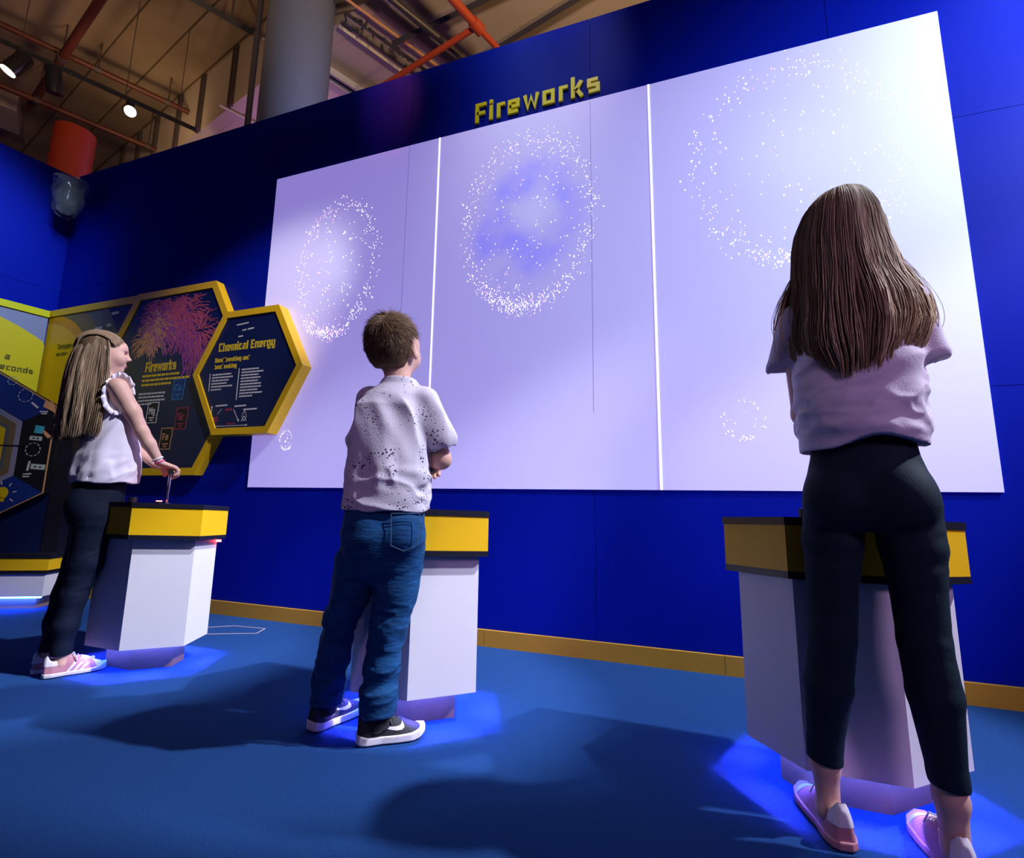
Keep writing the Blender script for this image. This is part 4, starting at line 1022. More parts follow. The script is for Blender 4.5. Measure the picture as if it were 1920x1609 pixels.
# ---- shoes: y runs from heel (0) to toe (L), x across, z up
def shoe(parent, loc, Rm, L, upper_mat, sole_mat, style, mirror=1):
    loc = np.array(loc, float); W = L*.19
    prof = lambda y: np.interp(y/L, [0, .04, .15, .35, .6, .78, .92, 1.0], [.30, .62, .80, .78, .96, 1.0, .80, .30])*W
    cxo = lambda y: mirror*np.interp(y/L, [0, .5, .8, 1.0], [0, .0, -.04, -.10])*W
    top = lambda y: np.interp(y/L, [0, .05, .15, .38, .55, .75, .9, 1.0], [.30, .40, .41, .39, .31, .21, .15, .05])*L
    sol = (.075 if style != 'runner' else .10)*L
    def mk(fn, name, m, lo, hi, par, h=.0022, iters=2):
        F = Field(lo, hi, h); F.op(fn, lo, hi, .004); return F.surface(name, m, par, iters)
    B0 = (-W*1.4, -.01, -.008); B1 = (W*1.4, L+.01, L*.42)
    def up(X, Y, Z):
        a = prof(Y)*.93; hgt = top(Y); n_ = 2.6
        z = (Z-sol*.5)/np.maximum(hgt-sol*.5, .004)
        d = ((np.abs((X-cxo(Y))/np.maximum(a*(1-.28*np.clip(z, 0, 1)), .002))**n_+np.abs(z)**n_)**(1/n_)-1)*np.minimum(a, hgt)
        d = np.maximum(d, sol*.5-Z)
        hole = np.sqrt(((X-cxo(Y)*0)/(W*.62))**2+((Y-L*.21)/(L*.155))**2)-1
        hole = np.maximum(hole*W*.6, L*.30-Z)
        d = np.maximum(d, np.maximum(.004-Y, Y-L+.002))
        return np.maximum(d, -hole)
    def so(X, Y, Z):
        a = prof(Y)*1.03; d = np.abs(X-cxo(Y))-a
        tz = sol*(1+.35*(Y/L-.5)**2) + (.012*L/.2*np.clip((Y/L-.85)/.15, 0, 1) if style != 'runner' else .0)
        lift = .02*L*0
        bz = np.where(Y/L > .8, ((Y/L-.8)/.2)**2*.028*L*2, 0) + np.where(Y/L < .12, ((.12-Y/L)/.12)**2*.02*L, 0) if style == 'runner' else 0*Y
        if style == 'runner': tz = tz + np.where(Y/L > .75, ((Y/L-.75)/.25)**2*.045*L, 0) + np.where(Y/L < .2, ((.2-Y/L)/.2)**2*.05*L, 0)
        d = np.maximum(d, np.maximum(Z-tz, bz-Z)); d = np.maximum(d, np.maximum(-Y, Y-L))
        return d
    g = mk(up, 'shoe', upper_mat, B0, B1, parent)
    side = lambda y, z, sgn: cxo(y)+sgn*prof(y)*.93*(1-.28*np.clip((z-sol*.5)/(top(y)-sol*.5), 0, 1))*np.maximum(1-np.clip((z-sol*.5)/(top(y)-sol*.5), 0, .999)**2.6, .02)**(1/2.6)
    so_ = mk(so, 'sole', sole_mat, B0, B1, g)
    def strip(f_lo, f_hi, name, m, sgn, n=28, off=.0012):
        mb = MB(); vs_ = []
        for i in range(n+1):
            t = i/n; ya, za = f_lo(t); yb, zb_ = f_hi(t)
            for q in range(5):
                y = ya+(yb-ya)*q/4; z = za+(zb_-za)*q/4
                vs_.append((side(y, z, sgn)+sgn*off, y, z))
        fs = [(i*5+q, (i+1)*5+q, (i+1)*5+q+1, i*5+q+1) for i in range(n) for q in range(4)]
        vs2 = [(v[0]-sgn*(off+.001), v[1], v[2]) for v in vs_]; N = len(vs_)
        mb.add(vs_+vs2, fs+[tuple(a+N for a in f)[::-1] for f in fs]); return mb.build(name, m, g, True)
    if style == 'stripes':
        for sgn in (-1, 1):
            for i in range(3):
                y0 = (.36+.10*i)*L
                strip(lambda t, y0=y0: (y0+t*.11*L, sol*1.0+t*(.17-.025*i)*L), lambda t, y0=y0: (y0+.048*L+t*.11*L, sol*1.0+t*(.155-.025*i)*L), 'stripe', 'shoe_white', sgn, 16)
        F = Field(B0, B1, .0022)
        F.op(lambda X, Y, Z: np.maximum(up(X, Y, Z)-.0022, L*.74-Y+ (np.abs(X))*.6), B0, B1, .004); F.surface('toe_cap', 'shoe_white', g, 2)
        F = Field(B0, B1, .0022)
        F.op(lambda X, Y, Z: np.maximum(up(X, Y, Z)-.0018, np.maximum(Y-L*.28, L*.20-Z)), B0, B1, .004); F.surface('heel_tab', 'shoe_white', g, 2)
    if style == 'runner':
        for sgn in (-1, 1):
            so_p = [(.26, .262), (.36, .215), (.46, .180), (.56, .158), (.64, .158), (.675, .180), (.672, .205), (.645, .250)]
            si_p = [(.26, .262), (.36, .234), (.46, .216), (.55, .208), (.605, .212), (.625, .220), (.635, .232), (.645, .250)]
            tt = np.linspace(0, 1, 8); ip = lambda arr, t: (float(np.interp(t, tt, [a_[0] for a_ in arr]))*L, float(np.interp(t, tt, [a_[1] for a_ in arr]))*L)
            strip(lambda t: ip(so_p, t), lambda t: ip(si_p, t), 'side_mark', 'shoe_white', sgn, 28)
        F = Field(B0, B1, .0022)
    if style == 'pale':
        F = Field(B0, B1, .0022)
        F.op(lambda X, Y, Z: np.maximum(up(X, Y, Z)-.0022, L*.70-Y+np.abs(X)*.6), B0, B1, .004); F.surface('toe_cap', 'shoe_cream', g, 2)
        F = Field(B0, B1, .0022)
        F.op(lambda X, Y, Z: np.maximum(up(X, Y, Z)-.0022, np.maximum(Y-L*.14, L*.20-Z)), B0, B1, .004); F.surface('heel_tab', 'shoe_white', g, 2)
    mb = MB()
    for i in range(5):
        y = (.44+.065*i)*L; z = top(y)*.985; wd = W*.42
        mb.tube([(cxo(y)-wd, y-.004, z-.006), (cxo(y), y+.003, z+.0015), (cxo(y)+wd, y-.004, z-.006)], .0021, 6)
    mb.tube([(0, .42*L, top(.42*L)), (W*.5, .46*L, top(.42*L)+.004), (W*.75, .52*L, top(.5*L)*.8)], .0018, 6); mb.tube([(0, .42*L, top(.42*L)), (-W*.5, .45*L, top(.42*L)+.004), (-W*.7, .50*L, top(.5*L)*.8)], .0018, 6)
    mb.build('laces', 'shoe_white' if style != 'runner' else 'shoe_black', g, True)
    Mx = Matrix([[*Rm[i], loc[i]] for i in range(3)]+[[0, 0, 0, 1]])
    g.matrix_local = Mx
    return g
def folds(F, lo, hi, amp, sc, dirv=(0, 0, 1), stretch=.25, seed=0.0, ridge=True):
    """wrinkles running along dirv"""
    d = np.array(dirv, float); d /= np.linalg.norm(d)
    def fn(X, Y, Z):
        t = X*d[0]+Y*d[1]+Z*d[2]; e = t*(stretch-1)
        x, y, z = (X+e*d[0])*sc+seed, (Y+e*d[1])*sc+seed*1.7, (Z+e*d[2])*sc-seed
        x = x+.35*np.sin(t*sc*.9+seed)
        n = vnoise(x, y, z)+.4*vnoise(x*2.1, y*2.1, z*2.1)
        if ridge: n = (1-2*np.abs(n))
        zr = (Z-lo[2])/(hi[2]-lo[2]); wz = np.clip(np.minimum(zr, 1-zr)*4.5, 0, 1); wz = wz*wz*(3-2*wz)
        return -amp*n*wz
    return F.op(fn, lo, hi, 0, 'disp')
def cap(parent, c, Rm, s, material, grow=.007, front=.040, low=-.02, name='hair_cap', temple=.02):
    """close layer of hair over the skull: free of the face and the ears"""
    c = np.array(c, float); lo = c-.14*s; hi = c+.14*s
    F = Field(lo, hi, .003)
    F.ell(c+Rm @ (np.array([0, -.012, .018])*s), np.array([.073+grow, .088+grow, .082+grow])*s, .01, 'add', Rm)
    F.ell(c+Rm @ (np.array([0, -.030, -.02])*s), np.array([.064+grow, .062+grow, .066+grow])*s, .02*s, 'add', Rm)
    def cut(X, Y, Z):
        x, y, z = X-c[0], Y-c[1], Z-c[2]
        hx_ = (Rm[0][0]*x+Rm[1][0]*y+Rm[2][0]*z)/s; hy = (Rm[0][1]*x+Rm[1][1]*y+Rm[2][1]*z)/s; hz = (Rm[0][2]*x+Rm[1][2]*y+Rm[2][2]*z)/s
        face = np.maximum(front-hy-.25*np.abs(hx_), hz-.052)          # in front of the temples and under the fringe
        ears = np.maximum(-.022-hy, hz-temple)                        # everything before the ear, under it
        lowc = hz-low
        return np.minimum(np.minimum(face, ears), lowc)*s
    F.op(cut, lo, hi, .006, 'sub')
    return F.surface(name, material, parent, 2)
def long_hair(body, zs_, back, side, u0, v0, bd, S, tmax, zend, mat_name, seed=1, rad=(.0007, .0013), tl=None, N=26, wav=.004, layer=(.86, 1.02)):
    """zs_, back, side, u0, v0: envelope through the heights, bd: horizontal direction of the back of the head"""
    rg = np.random.default_rng(seed)
    bd = np.array(bd, float); sd = np.array([-bd[1], bd[0]])
    o = np.argsort(zs_); zz = np.array(zs_)[o]; I = lambda z, a: np.interp(z, zz, np.array(a)[o])
    th = rg.uniform(-tmax, tmax, S); ze = zend(th)+rg.normal(0, .007, S)+np.where(rg.random(S) < .06, rg.uniform(0, .25, S), 0)
    t = np.linspace(0, 1, N)[None, :]
    zt_ = zz[-1]
    Z = zt_-(zt_-ze[:, None])*t**1.45
    cl = np.round(th*26)/26+.02*np.sin(th*40)
    TH = th[:, None]+(cl-th)[:, None]*np.clip(t*1.1-.3, 0, .55)
    ra = rg.uniform(layer[0], layer[1], S)[:, None]
    ph = rg.uniform(0, 6.28, S)[:, None]
    b = I(Z, back); sL = I(Z, side[0]); sR = I(Z, side[1])
    x = np.sin(TH); w = np.where(x < 0, sL, sR)*x*ra; bb = b*np.cos(TH)*ra
    w = w+wav*vnoise(TH*9, Z*9, ra*0+seed)*t*2+.0014*np.sin(Z*60+ph)*t; bb = bb+wav*vnoise(TH*11+7, Z*7, ra*0+3)*t
    X = I(Z, u0)+bd[0]*bb+sd[0]*w; Y = I(Z, v0)+bd[1]*bb+sd[1]*w
    r = rg.uniform(rad[0], rad[1], S)[:, None]*np.clip(1.25-t**6, .15, 1)
    tone = np.clip(.42+.30*vnoise(th*7, th*0, th*0+seed)+rg.normal(0, .17, S), 0, 1)
    return tubes_mesh('hair', np.stack([X, Y, Z, r+0*X], -1), tone, mat_name, body)
def under_hair(parent, zs_, back, side, u0, v0, bd, sc_, material, zmin, h=.0045, open_front=0.0):
    bd = np.array(bd, float); sd = np.array([-bd[1], bd[0]]); o = np.argsort(zs_); zz = np.array(zs_)[o]; I = lambda z, a: np.interp(z, zz, np.array(a)[o])
    m = .22
    F = Field((min(u0)-m, min(v0)-m, zmin-.01), (max(u0)+m, max(v0)+m, max(zs_)+.01), h)
    def fn(X, Y, Z):
        x = X-I(Z, u0); y = Y-I(Z, v0); b_ = x*bd[0]+y*bd[1]; w_ = x*sd[0]+y*sd[1]
        a = np.where(w_ < 0, I(Z, side[0]), I(Z, side[1]))*sc_; bb = I(Z, back)*sc_
        d = (np.sqrt((w_/a)**2+(b_/bb)**2)-1)*np.minimum(a, bb)
        inner = (np.sqrt((w_/(a-.016).clip(.004))**2+(b_/(bb-.018).clip(.004))**2)-1)*np.minimum(a, bb)
        return np.maximum(np.maximum(np.maximum(d, -inner), open_front-b_), np.maximum(zmin-Z, Z-max(zs_)))
    F.op(fn, F.lo, F.lo+F.h*F.n, .004)
    return F.surface('hair_underlayer', material, parent, 2)

# ------------------------------------------------------------------ the tallest girl, right
def tall_girl():
    root = (0.42, 1.33, 0); rz = math.atan2(-.301, .953)
    hyaw = .26; Rh = rot(hyaw, .16); hc = (.020, .030, 1.452); hs = 1.0
    F = Field((-.22, -.16, .0), (.22, .38, 1.58), .0035)
    P = head(F, hc, Rh, hs)
    F.cone((.018, .016, 1.40), (.014, .012, 1.27), .042, .048, .03)
    F.stack([(.76, .012, 0, .10, .075), (.95, .012, .01, .095, .07), (1.10, .013, .01, .108, .075), (1.20, .013, .01, .118, .07), (1.26, .014, .01, .085, .05), (1.29, .014, .01, .045, .04)], .03)
    for q in (-1, 1):
        sh = np.array((.014+q*.118, .012, 1.225)); el = np.array((.112, .100, 1.000) if q > 0 else (-.108, .085, .990))
        wr = np.array((-.045+q*.035, .225, .893))
        F.chain([sh, el], [.036, .026], .02); F.chain([el, (el+wr)/2+(0, 0, -.004), wr], [.027, .024, .018], .012)
        hand(F, wr, (0, .90, -.34), (0, .34, .94), -q, 1.0)
    for cx, cy, hx_, kx, ky, ax, ay in ((-.05, .0, .0, -.076, .0, -.113, .018), (.075, .0, .0, .087, .0, .105, .022)):
        F.chain([(cx, cy, .74), (kx, ky, .45), (ax, ay, .15), (ax, ay+.006, .055)], [.045, .034, .027, .024], .02)
        F.cone((ax, ay-.005, .05), (ax, ay+.06, .03), .022, .012, .02)
    body = F.surface('person', 'skin', None, 2)
    tag(body, 'tallest person, long straight brown hair, white T-shirt and dark teal leggings, at the nearest console', 'person')
    body.location = root; body.rotation_euler = (0, 0, rz)
    face_parts(body, P, Rh, hs)
    # leggings
    L = Field((-.20, -.16, .12), (.20, .16, .95), .0035)
    L.stack([(.690, .013, .0, .085, .055), (.715, .013, .0, .115, .084), (.75, .014, .0, .130, .098), (.81, .013, .0, .119, .089), (.86, .012, .0, .106, .080), (.93, .012, .005, .096, .072)], .02)
    for q in (-1, 1): L.ell((.014+q*.060, -.042, .765), (.064, .062, .075), .02)
    L.chain([(-.055, .0, .735), (-.062, .0, .66), (-.067, .0, .60), (-.078, .0, .44), (-.092, .004, .335), (-.110, .012, .20), (-.113, .014, .158)], [.062, .0615, .0545, .0485, .0495, .036, .0375], .008)
    L.chain([(.083, .0, .735), (.085, .0, .66), (.087, .0, .60), (.088, .0, .46), (.096, .004, .355), (.103, .012, .20), (.105, .014, .176)], [.062, .0600, .0525, .046, .048, .0335, .0345], .008)
    L.op(lambda X, Y, Z: np.where(X < 0, .163, .182)-Z+.10*(X+.11)*(X < 0), (-.2, -.16, .10), (.2, .16, .22), .003, 'sub') if False else None
    L.op(lambda X, Y, Z: Z-np.where(X < 0, .160-.12*(X+.113), .176-.02*(X-.1)), (-.2, -.16, .10), (.2, .16, .24), .003, 'sub')
    folds(L, (-.2, -.16, .55), (.2, .16, .74), .0016, 26, (1, 0, .3), .35, 2.0)
    folds(L, (-.2, -.16, .36), (.2, .16, .54), .0009, 34, (1, 0, .1), .3, 4.0)
    lg = L.surface('leggings', 'leggings_teal', body, 2)
    # T-shirt
    S = Field((-.22, -.17, .85), (.24, .18, 1.34), .0035)
    S.stack([(.85, .012, .005, .126, .104), (.93, .010, .0, .127, .108), (1.00, .012, .0, .126, .106), (1.06, .014, .0, .126, .102), (1.14, .015, .005, .128, .095), (1.20, .015, .01, .125, .085), (1.25, .016, .012, .098, .062), (1.285, .016, .012, .058, .050), (1.315, .016, .012, .048, .045)], .02)
    S.cone((-.095, .010, 1.225), (-.142, .020, 1.115), .050, .036, .022); S.cone((.120, .010, 1.225), (.156, .020, 1.10), .050, .034, .022)
    S.op(lambda X, Y, Z: Z-(.872+.034*np.exp(-((X-.055)/.080)**2)+.003*np.sin(X*45)), (-.22, -.17, .84), (.24, .18, .96), .002, 'sub')
    S.stack([(.83, .012, .004, .1165, .0945), (.878, .011, .0, .1165, .0955), (.888, .011, .0, .110, .089)], .003, 'sub')
    S.cone((-.146, .021, 1.105), (-.157, .023, 1.06), .031, .045, .003, 'sub'); S.cone((.158, .021, 1.095), (.166, .023, 1.05), .029, .042, .003, 'sub')
    folds(S, (-.22, -.17, .878), (.24, .18, 1.14), .0075, 15, (1, 0, .42), .24, 1.3)
    folds(S, (-.22, -.17, .90), (.24, .18, 1.02), .0040, 24, (1, 0, -.12), .25, 6.3)
    S.surface('t_shirt', 'white_cotton', body, 2)
    # hair
    zs_ = [1.560, 1.553, 1.535, 1.505, 1.46, 1.41, 1.30, 1.23, 1.17, 1.12, 1.06]
    uL = [.008, .038, .066, .086, .105, .112, .117, .128, .136, .130, .090]; uR = [.008, .035, .058, .072, .083, .093, .114, .148, .158, .142, .105]
    bk = [.010, .045, .072, .095, .110, .116, .122, .128, .134, .140, .138]
    u0 = [.018]*5+[.014]*6; v0 = [.020]*len(zs_)
    bd = (0, -1)       # sd = (1,0): negative side = left in the picture
    zend = lambda th: 1.050+.052*np.abs(np.sin(th))**2.2+.006*np.sin(th*9)
    hr = long_hair(body, zs_, bk, (uL, uR), u0, v0, bd, 5200, 1.95, zend, 'hair_brown', 3, (.0007, .0014))
    under_hair(hr, zs_, bk, (uL, uR), u0, v0, bd, .90, 'hair_root', 1.085, .0045, -.03)
    cap(hr, hc, Rh, hs, 'hair_root', .001, .045, -.06)
    # loose locks hanging over the sleeves
    rg = np.random.default_rng(4); st = []
    for q, n_, top_, mid_, end_ in ((-1, 120, (-.085, .0, 1.36), (-.150, .01, 1.22), (-.140, .015, 1.14)), (1, 170, (.10, .0, 1.36), (.172, .01, 1.20), (.160, .015, 1.13))):
        for i in range(n_):
            j = rg.normal(0, 1, 3)*np.array([.007, .016, .010]); f_ = rg.random()**.7
            m_ = np.array(top_)*(1-f_)+np.array(mid_)*f_; e_ = np.array(end_)+np.array([-(1-f_)*q*.045, 0, rg.uniform(-.01, .06)])
            t = np.linspace(0, 1, 18)[:, None]; p0 = np.array(top_)+j*.4; p1 = np.array(mid_)*f_+np.array([mid_[0]*.82, 0, mid_[2]])*(1-f_)+j; p2 = e_+j
            st.append(np.concatenate([(1-t)**2*p0+2*t*(1-t)*(p1*1.0+np.array([q*.022*f_, 0, .01]))+t*t*p2, np.full((18, 1), rg.uniform(.0005, .001))], 1))
    for a_, b_ in ((0, 120), (120, 290)): tubes_mesh('loose_lock', np.array(st[a_:b_]), np.clip(rg.normal(.45, .2, b_-a_), 0, 1), 'hair_brown', hr)
    # shoes turned inwards and tipped
    shoe(body, (-.080, -.030, .004), rot(.44, .0, .0), .215, 'shoe_pink', 'shoe_pink', 'pale')
    shoe(body, (.118, -.012, .004), rot(.30, .0, .0), .215, 'shoe_pink', 'shoe_pink', 'pale', -1)
    return body
tall_girl()

# ------------------------------------------------------------------ the boy
def boy():
    root = (-.90, 1.33, 0); rz = math.atan2(.5604, .8282)
    hyaw = -.52; Rh = rot(hyaw, .10); hc = (.020, .012, 1.262); hs = 1.08
    F = Field((-.24, -.14, .0), (.28, .36, 1.40), .0035)
    P = head(F, hc, Rh, hs)
    F.cone((.030, .006, 1.22), (.040, .008, 1.12), .045, .042, .02)
    F.stack([(.60, .016, .0, .10, .08), (.75, .02, .0, .10, .078), (.95, .025, .0, .095, .072), (1.05, .03, .0, .105, .07), (1.09, .04, .0, .085, .050), (1.11, .04, .005, .045, .035)], .02, phi=-.25)
    gr = np.array((.168, .228))
    for q, sh, el, wr in ((1, (.140, -.030, 1.075), (.193, -.012, .882), (.190, .150, .900)), (-1, (-.050, .040, 1.075), (-.060, .120, .885), (.095, .170, .890))):
        sh, el, wr = map(np.array, (sh, el, wr))
        F.chain([sh, el], [.036, .031], .02); F.chain([el, (el*.55+wr*.45)+(0, 0, -.006), wr], [.034, .031, .021], .012)
        d = np.array([gr[0]+(.022 if q > 0 else -.04)-wr[0], gr[1]-wr[1]+.01, -.035]); hand(F, wr, d, (0, .3, .95), -q, 1.0)
    F.chain([(-.05, .03, .56), (-.098, .09, .36), (-.133, .17, .12), (-.135, .178, .05)], [.042, .032, .026, .024], .02)
    F.chain([(.08, .0, .56), (.045, .01, .36), (.028, .032, .12), (.03, .036, .05)], [.045, .034, .026, .024], .02)
    F.cone((-.13, .18, .045), (-.10, .21, .030), .018, .010, .02); F.cone((.03, .04, .045), (.08, .045, .030), .018, .010, .02)
    body = F.surface('person', 'skin', None, 2)
    tag(body, 'person with short brown hair, speckled white T-shirt and blue jeans, at the middle console', 'person')
    body.location = root; body.rotation_euler = (0, 0, rz)
    face_parts(body, P, Rh, hs)
    # jeans
    J = Field((-.22, -.14, .055), (.20, .27, .76), .0035)
    J.stack([(.485, .016, .012, .070, .050), (.53, .016, .008, .108, .082), (.62, .016, .0, .130, .103), (.70, .020, .0, .126, .098), (.755, .022, .0, .120, .092)], .015)
    J.ell((-.030, -.045, .640), (.062, .060, .075), .03); J.ell((.075, -.055, .640), (.062, .058, .075), .03)
    J.stack([(.45, -.070, .058, .056, .064), (.57, -.052, .03, .068, .075)], .02)
    J.chain([(-.052, .025, .57), (-.070, .060, .455), (-.100, .095, .365), (-.118, .140, .24), (-.131, .165, .15), (-.134, .174, .085)], [.068, .058, .0505, .0490, .0480, .0500], .02)
    J.chain([(.080, -.005, .57), (.066, .0, .46), (.048, .010, .355), (.036, .022, .24), (.029, .030, .15), (.030, .034, .092)], [.070, .066, .056, .0520, .0510, .0535], .02)
    J.op(lambda X, Y, Z: Z-np.where(X < -.055, .076, .086), (-.22, -.14, .04), (.2, .27, .16), .003, 'sub')
    folds(J, (-.22, -.14, .25), (.2, .27, .45), .0055, 24, (1, .2, .15), .28, 3.1)
    folds(J, (-.22, -.14, .06), (.2, .27, .26), .0060, 28, (1, .2, .10), .25, 8.1)
    folds(J, (-.22, -.14, .45), (.2, .27, .68), .0040, 18, (1, .1, .45), .3, 5.1)
    jn = J.surface('jeans', 'denim', body, 2)
    mb = MB()
    def pocket(cx, cy, cz, w_, yaw):
        c, s_ = math.cos(yaw), math.sin(yaw)
        Q = lambda a, b, d: (cx+a*c+d*s_, cy+a*s_-d*c, cz+b)
        o = [(-w_, .05), (w_, .05), (w_*.92, -.045), (0, -.062), (-w_*.92, -.045)]
        for i in range(5):
            a, b = o[i], o[(i+1) % 5]; bul = lambda p: .003
            m_ = ((a[0]+b[0])/2, (a[1]+b[1])/2)
            mb.tube([Q(a[0], a[1], bul(a)), Q(m_[0], m_[1], .006), Q(b[0], b[1], bul(b))], .0013, 6)
        mb.tube([Q(-w_, .038, .004), Q(0, .038, .007), Q(w_, .038, .004)], .0011, 6)
    pocket(.078, -.112, .655, .042, -.02)
    mb.tube([(-.12, .0, .728), (-.09, -.072, .722), (-.03, -.100, .718), (.03, -.104, .716), (.09, -.092, .718), (.138, -.03, .722)], .0014, 6)
    mb.build('stitching', 'denim_seam', jn, True)
    # T-shirt
    S = Field((-.16, -.16, .68), (.27, .16, 1.18), .0033)
    S.stack([(.69, .024, .0, .131, .106), (.74, .026, .0, .133, .110), (.80, .027, .0, .127, .106), (.90, .024, .0, .121, .100), (.98, .021, .0, .119, .096), (1.05, .024, .0, .117, .090), (1.09, .040, .0, .105, .075), (1.125, .045, .0, .070, .056), (1.150, .044, .0, .054, .052)], .02)
    S.cone((.128, -.028, 1.075), (.187, -.030, .950), .049, .046, .02); S.cone((-.048, .035, 1.078), (-.072, .058, .950), .048, .041, .02)
    S.op(lambda X, Y, Z: Z-(.716+.004*np.sin(X*45)), (-.16, -.16, .66), (.27, .16, .80), .002, 'sub')
    S.stack([(.66, .024, .0, .124, .099), (.75, .026, .0, .125, .102), (.765, .026, .0, .122, .099)], .003, 'sub')
    S.cone((.188, -.030, .948), (.205, -.030, .90), .040, .056, .003, 'sub'); S.cone((-.073, .058, .948), (-.083, .066, .90), .035, .050, .003, 'sub')
    S.cone((.042, .002, 1.182), (.042, .002, 1.24), .044, .049, .003, 'sub')
    folds(S, (-.16, -.16, .76), (.27, .16, 1.10), .0125, 11, (-.45, .1, 1), .26, 2.2)
    folds(S, (-.16, -.16, .66), (.27, .16, .86), .0085, 16, (1, 0, -.30), .25, 4.4)
    S.surface('t_shirt', 'speckled_cotton', body, 2)
    # hair
    cp_ = cap(body, hc, Rh, hs, 'hair_root', .0018, .040, -.070, 'hair', .026)
    rg = np.random.default_rng(6); st = []; tn = []
    cen = np.array([0, -.014, .006]); rad = np.array([.079, .094, .098]); wh = np.array([.01, -.060, .085])
    wh = wh/np.linalg.norm(wh)
    while len(st) < 6500:
        d = rg.normal(0, 1, 3); d /= np.linalg.norm(d)
        p = cen+d*rad
        if p[1] > .045 and p[2] < .055: continue
        if p[1] > -.026 and p[2] < .028: continue
        if p[2] < -.072: continue
        n_ = d/rad; n_ /= np.linalg.norm(n_)
        fl_ = d-wh*np.dot(d, wh); fl_ = fl_/(np.linalg.norm(fl_)+1e-6); fl_ -= n_*np.dot(fl_, n_); fl_ /= np.linalg.norm(fl_)+1e-6
        sw = np.cross(n_, fl_)
        fl_ = fl_+.35*sw+rg.normal(0, .22, 3)
        L_ = np.interp(p[2], [-.072, -.05, -.02, .03, .09], [.004, .009, .013, .022, .036])*rg.uniform(.8, 1.2)
        lift = np.interp(p[2], [-.06, .0, .09], [.25, .35, .42])
        t = np.linspace(0, 1, 6)[:, None]
        q_ = p+L_*(t*(n_*lift)+(t**1.4)*fl_*.8-(t**2)*n_*.18*(p[2] > 0))-n_*.003
        w_ = hc+(q_*hs) @ Rh.T
        st.append(np.concatenate([w_, (rg.uniform(.0006, .0010)*(1.1-t))], 1)); tn.append(np.clip(rg.normal(.35+.25*(p[2] > .06), .2), 0, 1))
    tubes_mesh('hair_strands', np.array(st), np.array(tn), 'hair_short', cp_)
    MB().tube([(-.134, .174, .13), (-.137, .180, .07), (-.135, .180, .045)], [.030, .035, .036], 20).build('sock', 'sock_black', body, True); MB().tube([(.030, .035, .13), (.034, .038, .07), (.036, .038, .045)], [.030, .035, .036], 20).build('sock', 'sock_black', body, True)
    shoe(body, (-.032, .038, .004), rot(-1.50, .0, .0), .212, 'shoe_black', 'shoe_white', 'runner')
    shoe(body, (-.180, .150, .004), rot(-.85, .0, .0), .212, 'shoe_black', 'shoe_white', 'runner')
    return body
boy()

